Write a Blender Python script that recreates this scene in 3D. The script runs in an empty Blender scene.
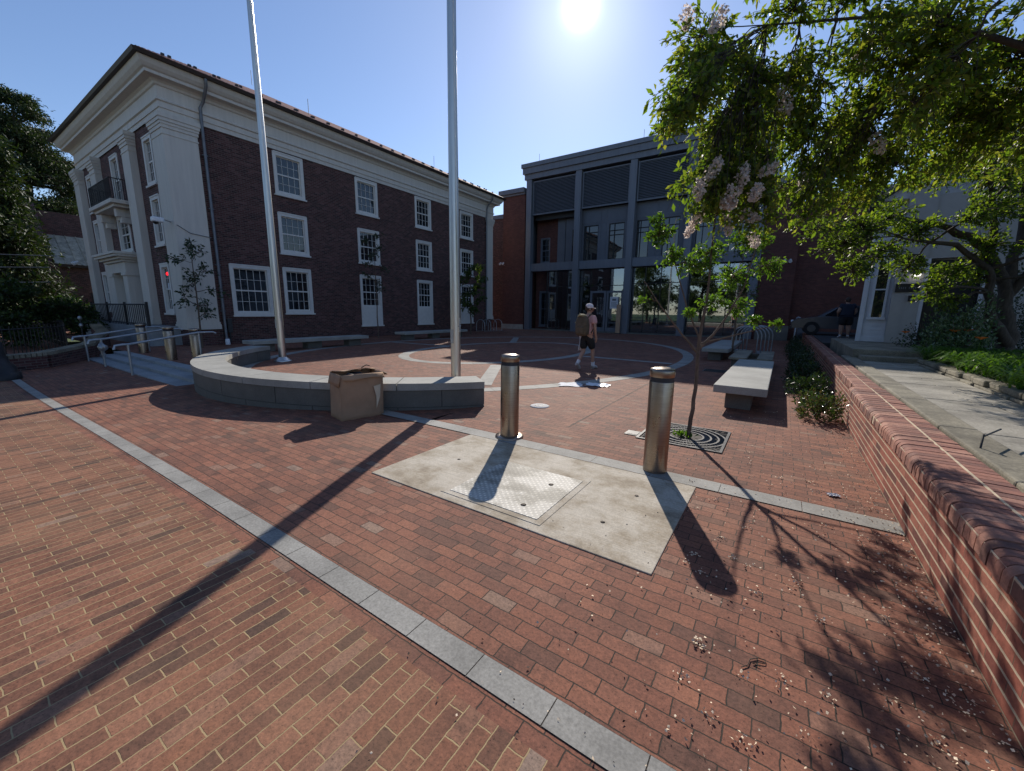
import bpy, bmesh, math, random
import numpy as np
from mathutils import Vector, Matrix
PI = math.pi; R = math.radians
sc = bpy.context.scene
col = sc.collection

# ------------------------------------------------------------------ materials
class NT:
    def __init__(s, name):
        s.m = bpy.data.materials.new(name); s.m.use_nodes = True
        s.t = s.m.node_tree; s.n = s.t.nodes; s.l = s.t.links
        s.p = s.n['Principled BSDF']; s.out = s.n['Material Output']
    def new(s, typ, **kw):
        n = s.n.new(typ)
        for k, v in kw.items(): setattr(n, k, v)
        return n
    def link(s, a, b): s.l.new(a, b)
    def math(s, op, a, b=None, clamp=False):
        n = s.new('ShaderNodeMath', operation=op); n.use_clamp = clamp
        for i, v in enumerate((a, b)):
            if v is None: continue
            if isinstance(v, (int, float)): n.inputs[i].default_value = v
            else: s.link(v, n.inputs[i])
        return n.outputs[0]
    def mix(s, fac, a, b, blend='MIX'):
        n = s.new('ShaderNodeMix', data_type='RGBA', blend_type=blend)
        for sock, v in ((n.inputs[0], fac), (n.inputs[6], a), (n.inputs[7], b)):
            if isinstance(v, (int, float)): sock.default_value = v
            elif isinstance(v, tuple): sock.default_value = (*v, 1)
            else: s.link(v, sock)
        return n.outputs[2]
    def noise(s, vec, scale, detail=4, rough=.55):
        n = s.new('ShaderNodeTexNoise'); n.inputs['Scale'].default_value = scale
        n.inputs['Detail'].default_value = detail; n.inputs['Roughness'].default_value = rough
        if vec is not None: s.link(vec, n.inputs['Vector'])
        return n.outputs['Fac']
    def ramp(s, fac, stops, interp='LINEAR'):
        n = s.new('ShaderNodeValToRGB'); cr = n.color_ramp; cr.interpolation = interp
        while len(cr.elements) < len(stops): cr.elements.new(.5)
        for e, (p, c) in zip(cr.elements, stops):
            e.position = p; e.color = (*c, 1) if len(c) == 3 else c
        s.link(fac, n.inputs[0]); return n.outputs[0]
    def bump(s, h, strength=.4, dist=.01):
        n = s.new('ShaderNodeBump'); n.inputs['Strength'].default_value = strength; n.inputs['Distance'].default_value = dist
        s.link(h, n.inputs['Height']); s.link(n.outputs[0], s.p.inputs['Normal'])
    def pos(s): return s.new('ShaderNodeNewGeometry').outputs['Position']
    def objc(s): return s.new('ShaderNodeTexCoord').outputs['Object']

def rgbset(nt, c): nt.p.inputs['Base Color'].default_value = (*c, 1)

def plain(name, c, rough=.6, metal=0, var=.15, scale=6, bump=0., spec=.5, streak=False):
    """colour with blotchy wear"""
    t = NT(name); v = t.objc()
    if streak:
        mp = t.new('ShaderNodeMapping'); mp.inputs['Scale'].default_value = (3, 3, .25); t.link(v, mp.inputs[0]); v2 = mp.outputs[0]
    else: v2 = v
    f = t.noise(v2, scale, 5)
    a = tuple(x*(1-var) for x in c); b = tuple(min(1, x*(1+var)) for x in c)
    t.link(t.ramp(f, [(.3, a), (.7, b)]), t.p.inputs['Base Color'])
    t.p.inputs['Roughness'].default_value = rough; t.p.inputs['Metallic'].default_value = metal
    t.p.inputs['Specular IOR Level'].default_value = spec
    if bump: t.bump(t.noise(v, scale*8, 3), bump, .004)
    return t.m

def brick(name, bw, bh, mort, ramp, mcol, mode='wall', bump=.5, dirt=None, rough=.85, mscale=1.0, hline=None, pits=False):
    t = NT(name); g = t.new('ShaderNodeNewGeometry'); sp = t.new('ShaderNodeSeparateXYZ'); t.link(g.outputs['Position'], sp.inputs[0])
    cb = t.new('ShaderNodeCombineXYZ')
    if mode == 'x': t.link(sp.outputs[0], cb.inputs[0]); t.link(sp.outputs[1], cb.inputs[1])
    elif mode == 'y': t.link(sp.outputs[1], cb.inputs[0]); t.link(sp.outputs[0], cb.inputs[1])
    else:
        sn = t.new('ShaderNodeSeparateXYZ'); t.link(g.outputs['True Normal'], sn.inputs[0])
        k = t.math('GREATER_THAN', t.math('ABSOLUTE', sn.outputs[0]), .7)
        u = t.math('ADD', t.math('MULTIPLY', sp.outputs[1], k), t.math('MULTIPLY', sp.outputs[0], t.math('SUBTRACT', 1, k)))
        t.link(u, cb.inputs[0]); t.link(sp.outputs[2], cb.inputs[1])
    # a slight wobble so that courses are not ruler straight
    wob = t.new('ShaderNodeTexNoise'); wob.inputs['Scale'].default_value = 2.2; t.link(g.outputs['Position'], wob.inputs['Vector'])
    wv = t.new('ShaderNodeVectorMath', operation='SCALE'); t.link(wob.outputs['Color'], wv.inputs[0]); wv.inputs['Scale'].default_value = bh*.22*mscale
    av = t.new('ShaderNodeVectorMath', operation='ADD'); t.link(cb.outputs[0], av.inputs[0]); t.link(wv.outputs[0], av.inputs[1])
    w2 = t.new('ShaderNodeTexNoise'); w2.inputs['Scale'].default_value = 26; w2.inputs['Detail'].default_value = 3; t.link(g.outputs['Position'], w2.inputs['Vector'])
    wv2 = t.new('ShaderNodeVectorMath', operation='SCALE'); t.link(w2.outputs['Color'], wv2.inputs[0]); wv2.inputs['Scale'].default_value = bh*.12*mscale
    av2 = t.new('ShaderNodeVectorMath', operation='ADD'); t.link(av.outputs[0], av2.inputs[0]); t.link(wv2.outputs[0], av2.inputs[1]); av = av2
    b = t.new('ShaderNodeTexBrick'); t.link(av.outputs[0], b.inputs['Vector'])
    b.inputs['Scale'].default_value = 1; b.inputs['Brick Width'].default_value = bw; b.inputs['Row Height'].default_value = bh
    b.inputs['Mortar Size'].default_value = mort; b.inputs['Mortar Smooth'].default_value = .25
    b.inputs['Color1'].default_value = (0, 0, 0, 1); b.inputs['Color2'].default_value = (1, 1, 1, 1); b.inputs['Mortar'].default_value = (.5, .5, .5, 1)
    c = t.ramp(b.outputs['Color'], ramp)
    n1 = t.noise(g.outputs['Position'], 1.1, 5); n2 = t.noise(g.outputs['Position'], 38, 5, .7)
    c = t.mix(1, c, t.ramp(n2, [(.25, (.62, .62, .62)), (.75, (1.3, 1.28, 1.26))]), 'MULTIPLY')
    c = t.mix(1, c, t.ramp(n1, [(.3, (.82, .82, .82)), (.7, (1.12, 1.12, 1.12))]), 'MULTIPLY')
    if pits:
        n4 = t.noise(g.outputs['Position'], 85, 4, .8); c = t.mix(1, c, t.ramp(n4, [(.32, (.22,)*3), (.43, (.92,)*3), (.55, (1.04,)*3), (.75, (1.5, 1.42, 1.32))]), 'MULTIPLY')
        n5 = t.noise(g.outputs['Position'], 4.2, 6, .7); c = t.mix(1, c, t.ramp(n5, [(.30, (.55, .56, .58)), (.45, (1, 1, 1)), (.7, (1.12, 1.08, 1.0))]), 'MULTIPLY')
        vo = t.new('ShaderNodeTexVoronoi'); vo.inputs['Scale'].default_value = 2.3; t.link(g.outputs['Position'], vo.inputs['Vector'])
        c = t.mix(t.ramp(vo.outputs['Distance'], [(.028, (.55,)*3), (.04, (0,)*3)]), c, (.05, .045, .042))
    mc = t.mix(t.noise(g.outputs['Position'], 5, 3), tuple(x*.55 for x in mcol), mcol)
    c = t.mix(b.outputs['Fac'], c, mc)
    if hline:
        sv = t.new('ShaderNodeSeparateXYZ'); t.link(av.outputs[0], sv.inputs[0])
        fr = t.math('ABSOLUTE', t.math('SUBTRACT', t.math('FRACT', t.math('DIVIDE', sv.outputs[1], bh)), .5))
        hm = t.ramp(fr, [(.5-hline[0]*1.25, (0, 0, 0)), (.5-hline[0], (1, 1, 1))])
        c = t.mix(hm, c, t.mix(n2, tuple(x*.75 for x in hline[1]), hline[1]))
    if dirt:
        d = t.ramp(t.noise(g.outputs['Position'], .55, 6, .62), [(.52, (0, 0, 0)), (.72, (1, 1, 1))])
        c = t.mix(t.math('MULTIPLY', d, dirt[1]), c, dirt[0])
    t.link(c, t.p.inputs['Base Color']); t.p.inputs['Roughness'].default_value = rough; t.p.inputs['Specular IOR Level'].default_value = .35
    h = t.math('ADD', t.math('MULTIPLY', t.math('SUBTRACT', 1, b.outputs['Fac']), 1.0), t.math('MULTIPLY', n2, .35))
    h = t.math('ADD', h, t.math('MULTIPLY', b.outputs['Color'], .22))
    t.bump(h, bump, .006)
    return t.m

def stone(name, c, scale=60, var=.25, joint=None, rough=.8, stain=.2):
    t = NT(name); p = t.pos()
    f = t.noise(p, scale, 4, .7); f2 = t.noise(p, 1.7, 6, .65)
    cc = t.ramp(f, [(.3, tuple(x*(1-var) for x in c)), (.5, c), (.7, tuple(x*(1+var) for x in c))])
    cc = t.mix(1, cc, t.ramp(f2, [(.35, (1-stain,)*3), (.65, (1+stain*.4,)*3)]), 'MULTIPLY')
    t.link(cc, t.p.inputs['Base Color']); t.p.inputs['Roughness'].default_value = rough
    t.p.inputs['Specular IOR Level'].default_value = .35
    t.bump(f, .25, .003)
    return t.m

def concrete_mat():
    t = NT('concrete'); p = t.pos(); sp = t.new('ShaderNodeSeparateXYZ'); t.link(p, sp.inputs[0])
    mp = t.new('ShaderNodeMapping'); mp.inputs['Scale'].default_value = (3, 90, 1); t.link(p, mp.inputs[0])   # broom finish
    br = t.noise(mp.outputs[0], 1, 3); f = t.noise(p, 2.3, 7, .7); g = t.noise(p, 80, 3, .7)
    c = t.ramp(f, [(.28, (.2, .155, .105)), (.42, (.36, .30, .22)), (.55, (.50, .445, .36)), (.72, (.58, .525, .44))])
    c = t.mix(1, c, t.ramp(br, [(.3, (.86,)*3), (.7, (1.1,)*3)]), 'MULTIPLY')
    c = t.mix(1, c, t.ramp(g, [(.3, (.8,)*3), (.7, (1.15,)*3)]), 'MULTIPLY')
    vo = t.new('ShaderNodeTexVoronoi', feature='DISTANCE_TO_EDGE'); vo.inputs['Scale'].default_value = .3
    wn = t.new('ShaderNodeTexNoise'); wn.inputs['Scale'].default_value = 5; wn.inputs['Detail'].default_value = 6; t.link(p, wn.inputs['Vector'])
    ws = t.new('ShaderNodeVectorMath', operation='SCALE'); t.link(wn.outputs['Color'], ws.inputs[0]); ws.inputs['Scale'].default_value = .22
    wa = t.new('ShaderNodeVectorMath', operation='ADD'); t.link(p, wa.inputs[0]); t.link(ws.outputs[0], wa.inputs[1]); t.link(wa.outputs[0], vo.inputs['Vector'])
    c = t.mix(t.ramp(vo.outputs['Distance'], [(.0008, (.4,)*3), (.003, (0,)*3)]), c, (.09, .075, .055))
    t.link(c, t.p.inputs['Base Color']); t.p.inputs['Roughness'].default_value = .9
    t.bump(t.math('ADD', t.math('MULTIPLY', br, .6), g), .35, .004)
    return t.m

def diamond_mat():
    """painted tread plate: raised diamonds, worn and stained"""
    t = NT('tread_plate'); p = t.pos(); sp = t.new('ShaderNodeSeparateXYZ'); t.link(p, sp.inputs[0])
    a = t.math('SINE', t.math('MULTIPLY', t.math('ADD', sp.outputs[0], sp.outputs[1]), 110))
    b = t.math('SINE', t.math('MULTIPLY', t.math('SUBTRACT', sp.outputs[0], sp.outputs[1]), 110))
    h = t.math('MAXIMUM', t.math('MULTIPLY', a, t.math('GREATER_THAN', b, 0)), t.math('MULTIPLY', b, t.math('GREATER_THAN', a, 0)))
    f = t.noise(p, 2.6, 7, .62); f2 = t.noise(p, 45, 3)
    c = t.ramp(f, [(.30, (.2, .18, .145)), (.44, (.36, .33, .27)), (.52, (.64, .60, .52)), (.75, (.74, .70, .62))])
    c = t.mix(1, c, t.ramp(h, [(.0, (.72,)*3), (.6, (1.1,)*3)]), 'MULTIPLY')
    c = t.mix(1, c, t.ramp(f2, [(.3, (.85,)*3), (.7, (1.1,)*3)]), 'MULTIPLY')
    t.link(c, t.p.inputs['Base Color']); t.p.inputs['Roughness'].default_value = .7
    t.bump(h, .5, .003); return t.m

def glass_mat(name, tint=(.012, .016, .02), rough=.02):
    t = NT(name); rgbset(t, tint); t.p.inputs['Roughness'].default_value = rough
    t.p.inputs['Specular IOR Level'].default_value = .8; t.p.inputs['IOR'].default_value = 1.6
    n = t.noise(t.pos(), .8, 2); t.bump(n, .06, .05)
    return t.m

def clear_glass(name):
    """shop glazing: part see-through, part mirror"""
    t = NT(name); tr = t.new('ShaderNodeBsdfTransparent'); tr.inputs[0].default_value = (.55, .62, .68, 1)
    gl = t.new('ShaderNodeBsdfGlossy'); gl.inputs['Roughness'].default_value = .015; gl.inputs[0].default_value = (.85, .92, 1, 1)
    fr = t.new('ShaderNodeFresnel'); fr.inputs[0].default_value = 1.9
    mx = t.new('ShaderNodeMixShader'); k = t.math('ADD', fr.outputs[0], .16, True)
    t.link(k, mx.inputs[0]); t.link(tr.outputs[0], mx.inputs[1]); t.link(gl.outputs[0], mx.inputs[2]); t.link(mx.outputs[0], t.out.inputs[0])
    return t.m

def steel_mat():
    t = NT('brushed_steel'); v = t.objc(); mp = t.new('ShaderNodeMapping'); mp.inputs['Scale'].default_value = (1, 1, 60); t.link(v, mp.inputs[0])
    f = t.noise(mp.outputs[0], 6, 4); sm = t.noise(v, 5, 4)
    t.link(t.ramp(f, [(.3, (.25, .20, .16)), (.7, (.38, .315, .26))]), t.p.inputs['Base Color'])
    t.p.inputs['Metallic'].default_value = 1
    t.link(t.ramp(sm, [(.3, (.24,)*3), (.7, (.4,)*3)]), t.p.inputs['Roughness'])
    t.bump(f, .12, .002); return t.m

def leaf_mat(name, dark, mid, light, trans=.5, rough=.45, tint=(1.5, 1.6, .5)):
    t = NT(name); g = t.new('ShaderNodeNewGeometry')
    big = t.noise(g.outputs['Position'], .9, 3)
    r = t.math('ADD', t.math('MULTIPLY', g.outputs['Random Per Island'], .65), t.math('MULTIPLY', big, .5))
    c = t.ramp(r, [(.15, dark), (.55, mid), (.95, light)])
    t.link(c, t.p.inputs['Base Color']); t.p.inputs['Roughness'].default_value = rough; t.p.inputs['Specular IOR Level'].default_value = .4
    tl = t.new('ShaderNodeBsdfTranslucent'); t.link(t.mix(1, c, tint, 'MULTIPLY'), tl.inputs[0])
    mx = t.new('ShaderNodeMixShader'); mx.inputs[0].default_value = trans
    t.link(t.p.outputs[0], mx.inputs[1]); t.link(tl.outputs[0], mx.inputs[2]); t.link(mx.outputs[0], t.out.inputs[0])
    return t.m

def bark_mat(name, c):
    t = NT(name); v = t.objc(); mp = t.new('ShaderNodeMapping'); mp.inputs['Scale'].default_value = (9, 9, 2); t.link(v, mp.inputs[0])
    f = t.noise(mp.outputs[0], 3, 6, .65)
    t.link(t.ramp(f, [(.3, tuple(x*.55 for x in c)), (.7, tuple(x*1.4 for x in c))]), t.p.inputs['Base Color'])
    t.p.inputs['Roughness'].default_value = .9; t.bump(f, .6, .02); return t.m

def emit_mat(name, c, s):
    t = NT(name); rgbset(t, c); t.p.inputs['Emission Color'].default_value = (*c, 1); t.p.inputs['Emission Strength'].default_value = s; return t.m

def slats_roof(name, c):
    t = NT(name); g = t.pos(); f = t.noise(g, 2.5, 5); f2 = t.noise(g, 14, 4)
    cc = t.ramp(f, [(.3, tuple(x*.6 for x in c)), (.7, tuple(x*1.3 for x in c))])
    cc = t.mix(1, cc, t.ramp(f2, [(.3, (.75,)*3), (.7, (1.2,)*3)]), 'MULTIPLY')
    t.link(cc, t.p.inputs['Base Color']); t.p.inputs['Roughness'].default_value = .7; return t.m

PAVE_RAMP = [(0, (.13, .066, .048)), (.06, (.18, .08, .055)), (.5, (.235, .094, .06)), (.93, (.28, .118, .074)), (.99, (.26, .15, .108)), (1, (.27, .185, .14))]
PAVE_RAMP_A = [(0, (.10, .056, .04)), (.10, (.165, .077, .05)), (.5, (.225, .097, .058)), (.92, (.27, .125, .077)), (.985, (.26, .15, .105)), (1, (.28, .2, .155))]
BLD_RAMP = [(0, (.046, .024, .025)), (.3, (.082, .034, .033)), (.7, (.108, .044, .042)), (1, (.15, .075, .07))]
WALL_RAMP = [(0, (.11, .04, .034)), (.25, (.22, .066, .046)), (.6, (.29, .088, .058)), (1, (.35, .13, .085))]
M = dict(
    paveA=brick('paving_running_away', .205, .0735, .0032, PAVE_RAMP_A, (.50, .36, .19), 'y', .9, ((.34, .225, .125), .2), mscale=1.0, pits=True),
    paveB=brick('paving_running_across', .188, .088, .0030, PAVE_RAMP, (.05, .037, .027), 'x', 1.0, ((.25, .16, .10), .35), mscale=1.1, pits=True),
    brickD=brick('dark_red_brick', .215, .075, .008, BLD_RAMP, (.19, .155, .135), 'wall', .5),
    brickW=brick('low_wall_brick', .21, .0685, .0035, WALL_RAMP, (.20, .12, .08), 'wall', .7, mscale=.5, hline=(.085, (.62, .49, .34))),
    brickR=brick('new_red_brick', .215, .075, .006, [(0, (.09, .034, .029)), (.5, (.11, .041, .034)), (1, (.135, .052, .042))], (.12, .08, .07), 'wall', .25),
    rowlock=plain('rowlock_brick', (.27, .10, .068), .85, var=.5, scale=11, bump=.4),
    mortar=plain('cream_mortar', (.58, .46, .32), .95, var=.25, scale=15, bump=.4),
    granite=stone('grey_granite', (.145, .14, .125), 90, .22),
    granitetop=stone('pale_granite', (.34, .335, .305), 90, .2),
    paver=stone('grey_stone_paver', (.30, .29, .265), 70, .25, stain=.3),
    step=stone('bluestone_step', (.30, .32, .33), 60, .2),
    conc=concrete_mat(), tread=diamond_mat(),
    kerb=stone('weathered_kerb_stone', (.25, .225, .17), 45, .35, stain=.45),
    flag=stone('flagstone', (.34, .315, .265), 40, .3, stain=.45),
    steel=steel_mat(), pole=plain('satin_aluminium', (.62, .6, .56), .38, 1., .1, 3, streak=True),
    black=plain('black_paint', (.012, .012, .014), .5, var=.3), darkring=plain('dark_rubber', (.02, .022, .03), .6),
    white=plain('cream_trim_paint', (.60, .56, .50), .6, var=.07, scale=3, streak=True),
    winwhite=plain('white_window_paint', (.66, .64, .60), .55, var=.06),
    metal=plain('grey_blue_cladding', (.14, .155, .185), .5, .2, .1, 2, streak=True),
    metal2=plain('grey_panel', (.105, .118, .145), .55, .1, .08, 1.5),
    glass=glass_mat('window_glass'), clear=clear_glass('atrium_glazing'),
    roof=slats_roof('red_brown_tile', (.20, .095, .075)), metalroof=slats_roof('standing_seam_metal', (.40, .36, .27)),
    gutter=plain('dark_copper_gutter', (.06, .045, .04), .5, .3), pipe=plain('grey_pipe', (.16, .165, .18), .45, .4),
    card=plain('corrugated_cardboard', (.37, .235, .145), .9, var=.12, scale=5, bump=.15), tape=plain('torn_paper', (.62, .52, .38), .8),
    paper=plain('white_paper', (.62, .63, .66), .8, var=.05), plastic=plain('white_plastic', (.75, .77, .8), .4, var=.05),
    iron=plain('cast_iron', (.06, .06, .062), .55, .5, .3, 12), galv=plain('galvanised_pipe', (.38, .40, .42), .42, .7, .15),
    galvlid=plain('zinc_lid', (.42, .42, .43), .8, .0, .25, 18),
    iron2=plain('worn_iron', (.13, .125, .12), .7, .3, .3, 12),
    bark=bark_mat('grey_brown_bark', (.065, .05, .038)), twig=bark_mat('thin_bark', (.13, .09, .065)), pinebark=bark_mat('dark_bark', (.05, .038, .03)),
    leafS=leaf_mat('sapling_leaf', (.035, .08, .013), (.075, .15, .022), (.15, .24, .04), .5),
    leafO=leaf_mat('crape_leaf', (.06, .105, .02), (.12, .18, .032), (.24, .23, .06), .62),
    leafG=leaf_mat('garden_leaf', (.05, .09, .014), (.10, .155, .024), (.19, .23, .04), .6),
    leafC=leaf_mat('conifer_needles', (.014, .03, .009), (.026, .046, .013), (.06, .082, .022), .18, .6),
    leafY=leaf_mat('yew_needles', (.012, .028, .01), (.025, .05, .012), (.05, .08, .02), .3, .6),
    leafD=leaf_mat('far_leaf', (.03, .05, .015), (.05, .085, .02), (.09, .12, .03), .4),
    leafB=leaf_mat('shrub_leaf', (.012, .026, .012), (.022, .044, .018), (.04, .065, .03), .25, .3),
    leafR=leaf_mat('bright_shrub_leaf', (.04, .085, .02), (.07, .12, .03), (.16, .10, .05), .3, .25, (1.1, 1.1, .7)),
    leafW=leaf_mat('glossy_glint_shrub_leaf', (.04, .08, .035), (.09, .15, .07), (.22, .28, .2), .25, .14),  # lightened, whitish leaf tones put the glints into the colour
    blade=leaf_mat('strap_leaf', (.035, .09, .015), (.07, .15, .025), (.13, .22, .04), .4, .35),
    flower=leaf_mat('white_blossom', (.6, .52, .48), (.78, .70, .65), (.86, .81, .77), .5, .8, (1, .95, .92)),
    orange=plain('orange_petal', (.75, .19, .02), .6), petal=plain('fallen_petal', (.78, .62, .44), .8, var=.3, scale=40),
    soil=stone('dark_mulch', (.045, .033, .025), 25, .5), lawn=plain('lawn_grass', (.06, .10, .025), .9, var=.4, scale=3, bump=.5),
    asphalt=stone('asphalt', (.05, .05, .052), 90, .25),
    siding=plain('white_siding', (.60, .62, .66), .6, var=.05), housewhite=plain('cream_panel', (.38, .37, .355), .6, var=.05),
    doordark=plain('dark_door', (.02, .022, .026), .3, var=.2), shingle=plain('grey_shingle', (.09, .09, .095), .9, var=.3, scale=8),
    skin=plain('skin', (.42, .24, .17), .55, var=.08), tee=plain('pink_tee', (.66, .36, .34), .85, var=.06), shorts=plain('black_shorts', (.012, .012, .014), .8),
    pack=plain('olive_backpack', (.11, .082, .052), .85, var=.25, scale=14, bump=.3), packlight=plain('backpack_trim', (.4, .36, .2), .7),
    sock=plain('white_sock', (.7, .68, .70), .85), shoe=plain('grey_shoe', (.45, .40, .38), .7), shoedark=plain('dark_sole', (.03, .03, .032), .7),
    navy=plain('navy_tee', (.022, .028, .048), .85), hair=plain('brown_hair', (.05, .03, .02), .7), cap=plain('white_cap', (.68, .62, .64), .8),
    car=plain('silver_car_paint', (.10, .105, .12), .25, .5, .04), tyre=plain('tyre', (.015, .015, .016), .8), rim=plain('alloy', (.12, .12, .125), .4, .6),
    neon=emit_mat('red_neon', (1, .01, .02), 1.6), lamp=emit_mat('lit_bulb', (1, .95, .82), 2.5), wood=plain('tan_wood', (.42, .27, .17), .7),
    sign=plain('black_plaque', (.015, .016, .018), .35), ink=plain('grey_ink', (.12, .13, .15), .7), blue=plain('blue_print', (.10, .14, .38), .5),
    wire=plain('grey_cable', (.16, .17, .19), .6),
)

# ------------------------------------------------------------------ mesh building
class MB:
    def __init__(s): s.v = []; s.f = []; s.sm = []
    def add(s, vs, fs, smooth=False):
        o = len(s.v); s.v += [tuple(v) for v in vs]; s.f += [tuple(i+o for i in f) for f in fs]; s.sm += [smooth]*len(fs); return s
    def box(s, x0, x1, y0, y1, z0, z1, rot=0, piv=None):
        vs = [(x, y, z) for x in (x0, x1) for y in (y0, y1) for z in (z0, z1)]
        if rot:
            px, py = piv or ((x0+x1)/2, (y0+y1)/2); c, q = math.cos(rot), math.sin(rot)
            vs = [(px+(x-px)*c-(y-py)*q, py+(x-px)*q+(y-py)*c, z) for x, y, z in vs]
        return s.add(vs, [(0, 1, 3, 2), (4, 6, 7, 5), (0, 4, 5, 1), (2, 3, 7, 6), (0, 2, 6, 4), (1, 5, 7, 3)])
    def bevbox(s, x0, x1, y0, y1, z0, z1, b=.01):
        bm = bmesh.new(); bmesh.ops.create_cube(bm, size=1)
        for v in bm.verts: v.co = Vector(((x0+x1)/2+v.co.x*(x1-x0), (y0+y1)/2+v.co.y*(y1-y0), (z0+z1)/2+v.co.z*(z1-z0)))
        bmesh.ops.bevel(bm, geom=bm.edges[:], offset=b, segments=2, affect='EDGES', profile=.6)
        bm.verts.index_update(); s.add([v.co[:] for v in bm.verts], [[v.index for v in f.verts] for f in bm.faces]); bm.free(); return s
    def tube(s, pts, r, n=8, caps=True, smooth=True):
        pts = [Vector(p) for p in pts]; k = len(pts); rs = r if isinstance(r, (list, tuple)) else [r]*k
        vs = []; up = None
        for i, p in enumerate(pts):
            d = (pts[min(i+1, k-1)]-pts[max(i-1, 0)]).normalized()
            if up is None: up = Vector((0, 0, 1)) if abs(d.z) < .9 else Vector((1, 0, 0))
            a = d.cross(up)
            if a.length < 1e-6: a = d.orthogonal()
            a.normalize(); b = a.cross(d).normalized(); up = b
            for j in range(n):
                t = 2*PI*j/n; vs.append(p+(a*math.cos(t)+b*math.sin(t))*rs[i])
        fs = [(i*n+j, i*n+(j+1) % n, (i+1)*n+(j+1) % n, (i+1)*n+j) for i in range(k-1) for j in range(n)]
        s.add(vs, fs, smooth)
        if caps: s.add(vs[:n], [tuple(range(n))[::-1]]); s.add(vs[-n:], [tuple(range(n))])
        return s
    def lathe(s, prof, c=(0, 0, 0), n=32, smooth=True):
        vs = [(c[0]+r*math.cos(2*PI*j/n), c[1]+r*math.sin(2*PI*j/n), c[2]+z) for r, z in prof for j in range(n)]
        fs = [(i*n+j, i*n+(j+1) % n, (i+1)*n+(j+1) % n, (i+1)*n+j) for i in range(len(prof)-1) for j in range(n)]
        return s.add(vs, fs, smooth)
    def prism(s, poly, z0, z1):
        n = len(poly); vs = [(x, y, z0) for x, y in poly]+[(x, y, z1) for x, y in poly]
        return s.add(vs, [tuple(range(n))[::-1], tuple(range(n, 2*n))]+[(i, (i+1) % n, n+(i+1) % n, n+i) for i in range(n)])
    def quad(s, a, b, c, d): return s.add([a, b, c, d], [(0, 1, 2, 3)])
    def arr(s, V, F): o = len(s.v); s.v += [tuple(v) for v in V]; s.f += [tuple(int(i)+o for i in f) for f in F]; s.sm += [False]*len(F); return s
    def build(s, name, mat, parent=None, fixn=False, **kw):
        me = bpy.data.meshes.new(name); off = Vector((0, 0, 0))
        if parent is not None: off = Vector(parent.get('_org', (0, 0, 0)))
        if '_org' in kw: off = Vector(kw['_org'])
        me.from_pydata([(v[0]-off.x, v[1]-off.y, v[2]-off.z) for v in s.v], [], s.f)
        me.polygons.foreach_set('use_smooth', s.sm); me.materials.append(mat)
        if fixn:
            bm = bmesh.new(); bm.from_mesh(me); bmesh.ops.recalc_face_normals(bm, faces=bm.faces[:]); bm.to_mesh(me); bm.free()
        o = bpy.data.objects.new(name, me); col.objects.link(o)
        if parent is not None: o.parent = parent; ORG[o.name] = off
        else: o.location = off
        return o
ORG = {}
class P:          # wrapper giving sub-part builds the same origin
    pass
def sub(mb, name, mat, part, fixn=False):
    """mesh written in world coordinates, child of a part that sits at its thing's origin"""
    off = ORG.get(part.name, Vector((0, 0, 0)))
    o = mb.build(name, mat, None, fixn); me = o.data
    me.transform(Matrix.Translation(-off)); o.parent = part; ORG[o.name] = off
    return o
def tag(o, label=None, cat=None, group=None, kind=None):
    for k, v in (('label', label), ('category', cat), ('group', group), ('kind', kind)):
        if v: o[k] = v
    return o
ROOTS = []
def thing(name, label, cat, loc=(0, 0, 0), group=None):
    o = bpy.data.objects.new(name, None); col.objects.link(o); o.location = loc; o['_org'] = list(loc); o.empty_display_size = .2
    ROOTS.append(o); return tag(o, label, cat, group)
def struct(mb, name, mat, fixn=False): return tag(mb.build(name, mat, None, fixn), kind='structure')
def copy_tree(o, parent=None):
    c = o.copy(); col.objects.link(c)
    if parent is not None: c.parent = parent
    for ch in list(o.children): copy_tree(ch, c)
    return c
def wpart(mb, name, mat, t, fixn=False): return mb.build(name, mat, t, fixn)

# ------------------------------------------------------------------ ground
def sst(t): t = max(0, min(1, t)); return t*t*(3-2*t)
def gz(x): return -.2*sst((-3.0-x)/11)
struct(MB().quad((-400, -400, -.6), (400, -400, -.6), (400, 400, -.6), (-400, 400, -.6)), 'ground', M['lawn'])
def sheet(x0, x1, y0, y1, nx, zf, ok=None):
    m = MB(); xs = np.linspace(x0, x1, nx+1); ys = np.linspace(y0, y1, max(2, int((y1-y0)/.5))+1)
    vs = [(x, y, zf(x)) for x in xs for y in ys]; n = len(ys)
    fs = [(i*n+j, (i+1)*n+j, (i+1)*n+j+1, i*n+j+1) for i in range(nx) for j in range(n-1)
          if ok is None or ok((xs[i]+xs[i+1])/2, (ys[j]+ys[j+1])/2)]
    return m.add(vs, fs, True)
struct(sheet(-45, .93, -16, 1.056, 92, gz), 'brick_paving', M['paveA'])
m = sheet(-45, .93, 1.056, 3.93, 92, gz)
m2 = sheet(-11.2, -4.2, 3.93, 6.0, 14, gz); m.arr(m2.v, m2.f)
struct(m, 'brick_pavement', M['paveB'])
# raised plaza behind the curved seat wall
BC = (-8.62, 8.72); RO, RI = 5.80, 5.18; A0, A1 = R(-37.5), R(-149.5)
def arc(r, a0, a1, n): return [(BC[0]+r*math.cos(a0+(a1-a0)*i/n), BC[1]+r*math.sin(a0+(a1-a0)*i/n)) for i in range(n+1)]
poly = [(.93, 3.93), (-4.1, 3.93)] + arc(5.5, A0, R(-115), 24) + [(-11.2, 4.1), (-36, 4.1), (-36, 36), (.93, 36)]
struct(MB().add([(x, y, .0) for x, y in poly], [tuple(range(len(poly)))[::-1]]), 'plaza', M['paveB'], True)

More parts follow.
